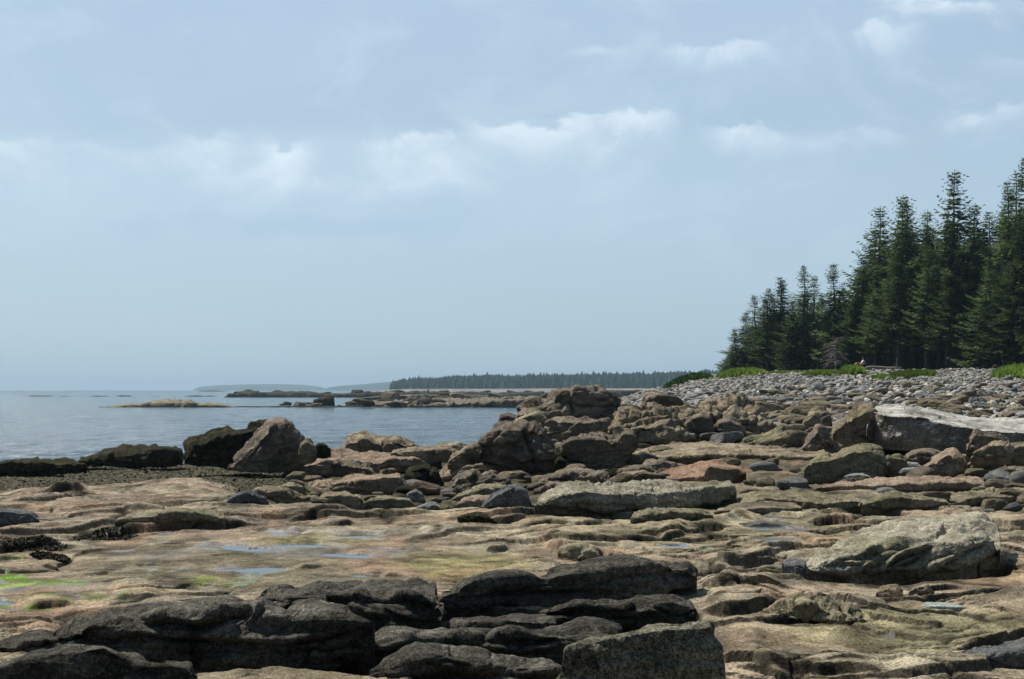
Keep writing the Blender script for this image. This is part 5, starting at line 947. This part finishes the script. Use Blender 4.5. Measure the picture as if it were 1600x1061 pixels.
SKY = [(1146,538,'low spruce between the two at the seaward tip, partly hidden',0,6),(1166,487,'spruce filling the slope between the short and the thin one',5,6),(1189,468,'bushy spruce nested between the thin and the dense dark one',2,7),(1208,458,'half-hidden spruce left of the ladder-branched one',0,9),(1136,556,'foremost low scrubby spruce hugging the bank at the seaward tip',7,1),(1140,548,'smallest leaning spruce at the seaward tip of the forest',1,3),(1156,514,'short spruce second from the seaward tip of the forest',2,2),(1178,460,'thin spruce on the left slope of the forest skyline',1,6),(1199,451,'dense dark spruce third on the left slope of the skyline',4,4),
 (1217,432,'sparse ladder-branched spruce at the left of the skyline',6,5),(1231,437,'spruce tucked behind the sparse ladder-branched one',3,9),(1257,413,'broad spruce topping the left cluster',0,2),(1273,429,'narrow spruce right behind the broad left-cluster spruce',1,10),
 (1302,411,'full pointed spruce above the seated person, left cluster',5,3),(1318,441,'ragged half-bare spruce in the notch of the skyline',6,12),(1341,417,'spruce at the foot of the tall group rising from the notch',4,8),(1349,401,'dark spruce stepping up towards the tall group',3,5),
 (1374,322,'club-topped spruce at the left of the tall middle group',3,6),(1363,356,'spruce with a stepped crown below the club-topped one',1,9),(1407,303,'open-crowned spruce peaking the middle group',6,4),(1422,314,'twin companion right of the open-crowned spruce',1,8),
 (1443,328,'spruce with a small dark knob top in the middle group',6,10),(1487,264,'tallest isolated spruce tip with a bare neck below it',3,3),(1517,317,'slim spruce right of the tallest isolated tip',1,9),(1532,350,'bushy spruce in the gap before the right-hand trees',0,12),
 (1548,331,'spruce at the left shoulder of the right-hand group',4,7),(1574,281,'very tall spruce second from the right edge',3,4),(1588,266,'tall rough-topped spruce near the right edge',6,8),(1601,242,'highest spruce cut by the right edge',0,5),
 (1403,392,'full green spruce standing forward of the middle group',7,0),(1449,382,'dark full spruce forward between the middle peaks',5,1),(1546,404,'broad brownish spruce forward at the right',7,0),(1596,350,'broad spruce forward at the right edge',5,0),(1330,470,'mid-height spruce behind the dead-branched one',0,2),(1240,470,'low dense spruce front of the left cluster',7,0),(1480,420,'bushy forward spruce below the tallest tip',2,0),(1505,440,'dark forward spruce right of the tallest tip trunk',0,1),(1365,450,'forward spruce left of the full green one',2,1)]
for px, top, lab, i, dd in SKY: spruce(px, top, DC(px) + dd, (8 if i in (5, 7, 2) else 9) if 1345 < px < 1540 else i, lab, lean=(-4 if px < 1160 else 0), wide=1.30 if px > 1340 else 1.45 if px < 1240 else 1.25)
def forest():
    r = np.random.default_rng(77); env = np.array([(1128,560),(1156,530),(1178,490),(1217,455),(1257,440),(1302,440),(1320,455),(1345,430),(1365,370),(1407,335),(1440,350),(1487,330),(1517,345),(1548,350),(1575,310),(1600,290),(1760,260)])
    for row in range(5):
        for px in np.arange(1150 + row * 9, 1720, 27):
            p = px + r.uniform(-9, 9); top = np.interp(p, env[:, 0], env[:, 1]) + r.uniform(8, 45) + (row == 0) * 30; D = DC(p) + 5 + row * 5.5 + r.uniform(-2, 2)
            spruce(p, top, D, int(r.integers(8, 10)) if row < 2 and 1335 < p < 1540 else int(r.integers(0, 8)), 'spruce standing inside the dark forest behind the front trees', 'spruces inside the forest', wide=1.25)
    for px in np.arange(1190, 1720, 13):
        p = px + r.uniform(-4, 4); top = np.interp(p, env[:, 0], env[:, 1]) + r.uniform(50, 90); spruce(p, top, DC(p) + 36 + r.uniform(0, 9), [5, 7][int(r.integers(0, 2))], 'spruce closing the deep back of the dark forest', 'spruces at the back of the forest', wide=1.5)
forest()
# half-dead grey branches low in the forest edge
r_ = np.random.default_rng(3); tv, tf, off = [], [], 0
for k in range(46):
    a = r_.uniform(0, 6.28); z = r_.uniform(.9, 3.1); L = r_.uniform(.6, 1.9) * (1.1 - z / 9); p = np.array([0, 0, z]); d = np.array([math.cos(a), math.sin(a), r_.uniform(-.5, 0)]); P = [p, p + d * L * .5 + [0, 0, .1], p + d * L]
    v, f = tube_np(P, [.03, .02, .006], 4); tv.append(v); tf.append(f + off); off += len(v)
    for j in range(7):
        q = p + d * L * r_.uniform(.3, 1); e_ = r_.normal(size=3) * [.3, .3, .12] + [0, 0, -.12]; v, f = tube_np([q, q + e_ * .6, q + e_], [.010, .008, .003], 3); tv.append(v); tf.append(f + off); off += len(v)
D_ = DC(1305) - 1.0; zg = float(base_z(np.array([1306.]), np.array([D_]))[0]); e = bpy.data.objects.new('dead_tree', None); S.collection.objects.link(e); e.location = ((1306 - CX) / F * D_, D_, zg - .1); tag(e, 'small dead grey spruce with bare drooping branches at the forest edge', 'tree')
o = mesh_np('branches', np.vstack(tv), np.vstack(tf), md, True, parent=e); v, f = tube_np([[0, 0, 0], [.05, 0, 1.8], [0, .05, 3.3]], [.06, .045, .012], 7); mesh_np('trunk', v, f, md, True, parent=e)

# ------------------------------------------------------------------ grass, shrubs, log
def grass():
    r = np.random.default_rng(13)
    def tuft(cx, row, rx, depth_m, hgt, n, lab, shrub=False, bulge=.0):
        Dh = hit(cx, row); ppx = cx + rx * r.uniform(-1, 1, n); yy = Dh + depth_m * r.uniform(-.5, .5, n); q = ((ppx - cx) / rx) ** 2 + ((yy - Dh) / (depth_m / 2)) ** 2; ok = q < .9 + 1.1 * perlin2(ppx * .11 + cx, yy * .8); ppx, yy, q = ppx[ok], yy[ok], q[ok]; m_ = len(ppx)
        X = (ppx - CX) / F * yy; Z = base_z(ppx, yy) - .05; hb = bulge * np.sqrt(np.clip(1 - q, 0, 1)) * (1 + .3 * perlin2(X * .8, yy * .8)); Z = Z + hb * (r.random(m_) ** .4 if shrub else r.random(m_) ** .5)
        L = hgt * r.uniform(.5, 1.2, m_); a = r.uniform(0, 6.28, m_); b = r.uniform(.6, 1.5, m_) if not shrub else r.uniform(-.3, 1.3, m_); D = np.stack([np.cos(a) * np.cos(b), np.sin(a) * np.cos(b), np.sin(b)], 1) * L[:, None]; W = np.stack([-np.sin(a), np.cos(a), 0 * a], 1) * (L * (.11 if not shrub else .3))[:, None]; B = np.stack([X, yy, Z], 1)
        V = np.stack([B - W * .5, B + D * .5 - W, B + D + [0, 0, -.02], B + D * .5 + W], 1).reshape(-1, 3); c = V.mean(0); c[2] = V[:, 2].min()
        o = mesh_np('shrub' if shrub else 'grass', V, np.arange(len(V)).reshape(-1, 4), MATS['shrub_leaves' if shrub else 'grass_blades'], False, loc=c)
        tag(o, lab, 'shrub' if shrub else 'grass', kind=None if shrub else 'stuff')
    tuft(1157, 589, 37, 7, .5, 9000, 'rounded bright green grass mound below the seaward tip of the forest', bulge=.40)
    tuft(1075, 598, 36, 9, .45, 6500, 'low dark green shrub on the crest left of the bright grass mound', True, .45)
    tuft(1282, 588, 28, 5, .4, 4200, 'yellowish grass strip left of the seated person', bulge=.25); tuft(1332, 587, 20, 4.0, .5, 3800, 'green grass clump in front of the seated person', bulge=.45)
    tuft(1425, 590, 38, 7, .4, 7000, 'long green grass strip right of the driftwood log', bulge=.25); tuft(1378, 594, 17, 4, .35, 2600, 'small green grass tuft below the driftwood log', bulge=.15)
    tuft(1588, 590, 36, 7, .5, 9000, 'wide green grass patch at the right edge of the bank', bulge=.4); tuft(1228, 584, 34, 4, .3, 2600, 'thin dull grass strip under the left cluster of trees', bulge=.1)
    tuft(1490, 577, 30, 3, .5, 2500, 'leafy green undergrowth between trunks at the right of the bank', bulge=.2); tuft(1520, 573, 26, 3, .9, 3500, 'light green bushes at the forest edge left of the person in blue', True, 1.3)
grass()
D_ = DC(1378) - 3.2; zz = float(base_z(np.array([1378.]), np.array([D_]))[0]) + .22; q = np.linspace(0, 1, 9); P = np.stack([(1351 - CX) / F * D_ + q * 3.1, D_ + .25 * np.sin(q * 3), zz + .03 * np.sin(q * 7)], 1)
v, f = tube_np(P, [.10, .17, .18, .17, .18, .16, .15, .13, .07], 9); tag(mesh_np('driftwood_log', v, f, md, True, loc=P[4] - [0, 0, .2]), 'long bleached driftwood log lying beside the seated person', 'log')

# ------------------------------------------------------------------ people
def flat(name, c, rough=.85):
    m, t = new_mat(name); finish(t, c, rough, None, .1); return m
SKIN = flat('skin', (.42, .26, .19)); WHITE = flat('white_cloth', (.62, .60, .62)); ORANGE = flat('orange_cloth', (.60, .20, .06)); DARKC = flat('dark_cloth', (.015, .017, .025)); NAVY = flat('navy_cloth', (.025, .03, .09)); HAIR = flat('dark_hair', (.03, .022, .016)); BLUEC = flat('pale_blue_cloth', (.45, .52, .62))
def skin(name, joints, edges, mat, parent, root=0):
    me = bpy.data.meshes.new(name); me.from_pydata([j[:3] for j in joints], edges, []); o = bpy.data.objects.new(name, me); S.collection.objects.link(o); o.parent = parent
    sm = o.modifiers.new('skin', 'SKIN'); 
    for k, j in enumerate(joints): v = me.skin_vertices[0].data[k]; v.radius = (j[3], j[4] if len(j) > 4 else j[3]); v.use_root = (k == root)
    ss = o.modifiers.new('sub', 'SUBSURF'); ss.levels = ss.render_levels = 2; me.materials.append(mat); return o
def hand(w, d, n):   # wrist, direction, side: five fingers of unequal length
    w, d, n = map(np.array, (w, d, n)); J = [(*(w), .022, .03), (*(w + d * .05), .018, .042)]; E = [(0, 1)]
    for k, (off, L) in enumerate([(-.03, .062), (-.010, .075), (.010, .07), (.028, .055)]):
        b = w + d * .085 + n * off; J += [(*b, .010), (*(b + d * L * .5), .009), (*(b + d * L * .85 + np.array([0, 0, -.02])), .007)]; i = len(J) - 3; E += [(1, i), (i, i + 1), (i + 1, i + 2)]
    b = w + d * .03 - n * .045; J += [(*b, .011), (*(b + d * .04 - n * .015), .009)]; i = len(J) - 2; E += [(1, i), (i, i + 1)]; return J, E
def person(loc, rz, label, seated=True, top=WHITE, legs=ORANGE, scale=1.0, hat=None):
    e = bpy.data.objects.new('person', None); S.collection.objects.link(e); e.location = loc; e.rotation_euler = (0, 0, rz); e.scale = (scale,) * 3; tag(e, label, 'person')
    if seated:   # leaning back on one arm, legs stretched forward (+x)
        pel, chest, neck, head = (0, 0, .10), (-.14, 0, .42), (-.16, 0, .57), (-.13, 0, .74); kn = .52; sh = .19
        J = [(*pel, .13, .15), (-.06, 0, .24, .11, .14), (*chest, .11, .16), (*neck, .05), (*head[:2], .66, .07), (head[0] + .01, 0, .76, .085, .095), (head[0], 0, .83, .06)]
        E = [(0, 1), (1, 2), (2, 3), (3, 4), (4, 5), (5, 6)]
        ends = []
        for s in (-1, 1):
            i = len(J); J += [(.05, s * .10, .10, .085), (.42, s * .13, .34, .06), (.62, s * .12, .10, .045), (.72, s * .12, .03, .035), (.82, s * .13, .04, .03)]; E += [(0, i), (i, i + 1), (i + 1, i + 2), (i + 2, i + 3), (i + 3, i + 4)]
            i = len(J); el = (.02, s * .25, .30) if s < 0 else (-.28, s * .26, .28); wr = (.28, s * .15, .33) if s < 0 else (-.36, s * .26, .05); J += [(-.16, s * .18, .50, .055), (*el, .038), (*wr, .027)]; E += [(2, i), (i, i + 1), (i + 1, i + 2)]; ends.append(wr)
        shirt = [(-.02, 0, .16, .135, .165), (-.07, 0, .26, .125, .155), (-.14, 0, .43, .125, .175), (-.155, 0, .52, .075, .10), (-.16, -.19, .49, .065), (-.10, -.235, .38, .052), (-.16, .19, .49, .065), (-.24, .235, .37, .052)]; se = [(0, 1), (1, 2), (2, 3), (2, 4), (4, 5), (2, 6), (6, 7)]
        sho = [(0, 0, .10, .14, .16), (.08, -.105, .12, .10), (.33, -.125, .29, .075), (.08, .105, .12, .10), (.33, .125, .29, .075)]; she = [(0, 1), (1, 2), (0, 3), (3, 4)]; hz, hx = .78, head[0]; hd = [(1, 0, .05), (.3, 0, -1)]
    else:
        J = [(0, 0, .92, .12, .15), (0, 0, 1.12, .10, .14), (0, 0, 1.36, .105, .16), (0, 0, 1.48, .05), (.01, 0, 1.56, .07), (.02, 0, 1.65, .085, .09), (.01, 0, 1.72, .06)]; E = [(0, 1), (1, 2), (2, 3), (3, 4), (4, 5), (5, 6)]; ends = []
        for s in (-1, 1):
            i = len(J); J += [(0, s * .10, .86, .085), (.02 + .05 * s, s * .11, .48, .055), (.0 + .08 * s, s * .12, .10, .04), (.02 + .08 * s, s * .12, .04, .035), (.15 + .08 * s, s * .13, .03, .03)]; E += [(0, i), (i, i + 1), (i + 1, i + 2), (i + 2, i + 3), (i + 3, i + 4)]
            i = len(J); wr = (.10, s * .24, .86); J += [(0, s * .19, 1.40, .055), (-.02, s * .25, 1.12, .038), (*wr, .027)]; E += [(2, i), (i, i + 1), (i + 1, i + 2)]; ends.append(wr)
        shirt = [(0, 0, .90, .13, .165), (0, 0, 1.12, .115, .155), (0, 0, 1.36, .12, .175), (0, 0, 1.44, .08, .10), (0, -.20, 1.38, .065), (-.01, -.245, 1.15, .05), (0, .20, 1.38, .065), (-.01, .245, 1.15, .05)]; se = [(0, 1), (1, 2), (2, 3), (2, 4), (4, 5), (2, 6), (6, 7)]
        sho = [(0, 0, .92, .135, .16), (-.02, -.11, .80, .10), (-.03, -.115, .48, .07), (-.07, -.12, .12, .055), (.02, .11, .80, .10), (.07, .115, .48, .07), (.08, .12, .12, .055)]; she = [(0, 1), (1, 2), (2, 3), (0, 4), (4, 5), (5, 6)]; hz, hx = 1.67, .02; hd = [(.2, 0, -1), (.2, 0, -1)]
    for wr, d in zip(ends, hd):
        d = np.array(d, float); d /= np.linalg.norm(d); hj, he = hand(wr, d, (0, 1, 0)); i = len(J); w_i = [k for k, j in enumerate(J) if tuple(j[:3]) == tuple(wr)][0]; J += hj[1:]; E += [(w_i if a == 0 else a + i - 1, b + i - 1) for a, b in he]
    skin('body', J, E, SKIN, e); skin('shirt', shirt, se, top, e); skin('trousers' if not seated else 'shorts', sho, she, legs, e)
    v, f = ICO[2]; hv = v * [.105, .098, .11] + [hx - .02, 0, hz + .025]; keep = hv[:, 2] > hz - .03 + .6 * (hv[:, 0] - hx); fk = f[keep[f].all(1)]; mesh_np('hat' if hat else 'hair', hv, fk, hat or HAIR, True, parent=e)
    nose = v * [.018, .012, .02] + [hx + .088, 0, hz - .02]; mesh_np('nose', nose, f, SKIN, True, parent=e)
    for s in (-1, 1): mesh_np('ear', v * [.018, .012, .03] + [hx, s * .09, hz - .015], f, SKIN, True, parent=e); mesh_np('eye', v * .012 + [hx + .078, s * .032, hz + .008], f, HAIR, True, parent=e)
    mesh_np('mouth', v * [.008, .025, .006] + [hx + .080, 0, hz - .055], f, flat('lips', (.30, .12, .10)), True, parent=e)
    return e
D_ = DC(1341) - 2.2; zg = float(base_z(np.array([1344.]), np.array([D_]))[0])
person(((1346 - CX) / F * D_, D_, zg + .36), math.pi, 'person in a white top and orange shorts seated on the grassy bank, facing left', scale=1.0)
hero('low weathered rock serving as a seat for the person in white', 'grey_rock', [(1330,578),(1338,573.5),(1350,573.5),(1358,578)], None, [(1330,583),(1345,584),(1358,583)], D=D_ - .3, depth=1.0, rough=.4)
D2 = DC(1563) - 1.5; zg = float(base_z(np.array([1563.]), np.array([D2]))[0])
person(((1564 - CX) / F * D2, D2, zg + .05), math.pi * .85, 'person in dark navy clothes crouched in shade among the trunks at right', top=NAVY, legs=DARKC)
D3 = 430.0; person(((669 - CX) / F * D3, D3, EYE - 1.35), math.pi * .5, 'distant person in dark clothes and pale cap standing on the far reef', seated=False, top=DARKC, legs=DARKC, hat=BLUEC)
hero('reef shelf under the distant standing person', 'dark_rock', [(560,622),(600,617.5),(640,616.2),(670,615.8),(720,616.6),(780,618),(830,622)], None, [(560,624),(700,625),(830,624)], name='reef', cat='reef', D=424, depth=16, rough=.5, sinkm=2.0)

# ------------------------------------------------------------------ the sea air
def haze():
    m = bpy.data.materials.new('haze'); m.use_nodes = True; t = NT(m.node_tree); v = t.node('ShaderNodeVolumePrincipled'); v.inputs['Color'].default_value = (.44, .60, .74, 1); v.inputs['Density'].default_value = HAZE; v.inputs['Anisotropy'].default_value = 0.25
    o = t.node('ShaderNodeOutputMaterial'); t.l.new(v.outputs[0], o.inputs['Volume']); x0, x1, y0, y1, z0, z1 = -9500, 8200, -60, 9400, -8, 70
    V = np.array([(x, y, z) for z in (z0, z1) for y in (y0, y1) for x in (x0, x1)], float); f = np.array([(0, 2, 3, 1), (4, 5, 7, 6), (0, 1, 5, 4), (2, 6, 7, 3), (0, 4, 6, 2), (1, 3, 7, 5)])
    tag(mesh_np('haze', V, f, m, False), kind='stuff', label='thin blue sea haze over the whole coast', cat='haze')
HAZE = 1.75e-4
haze()
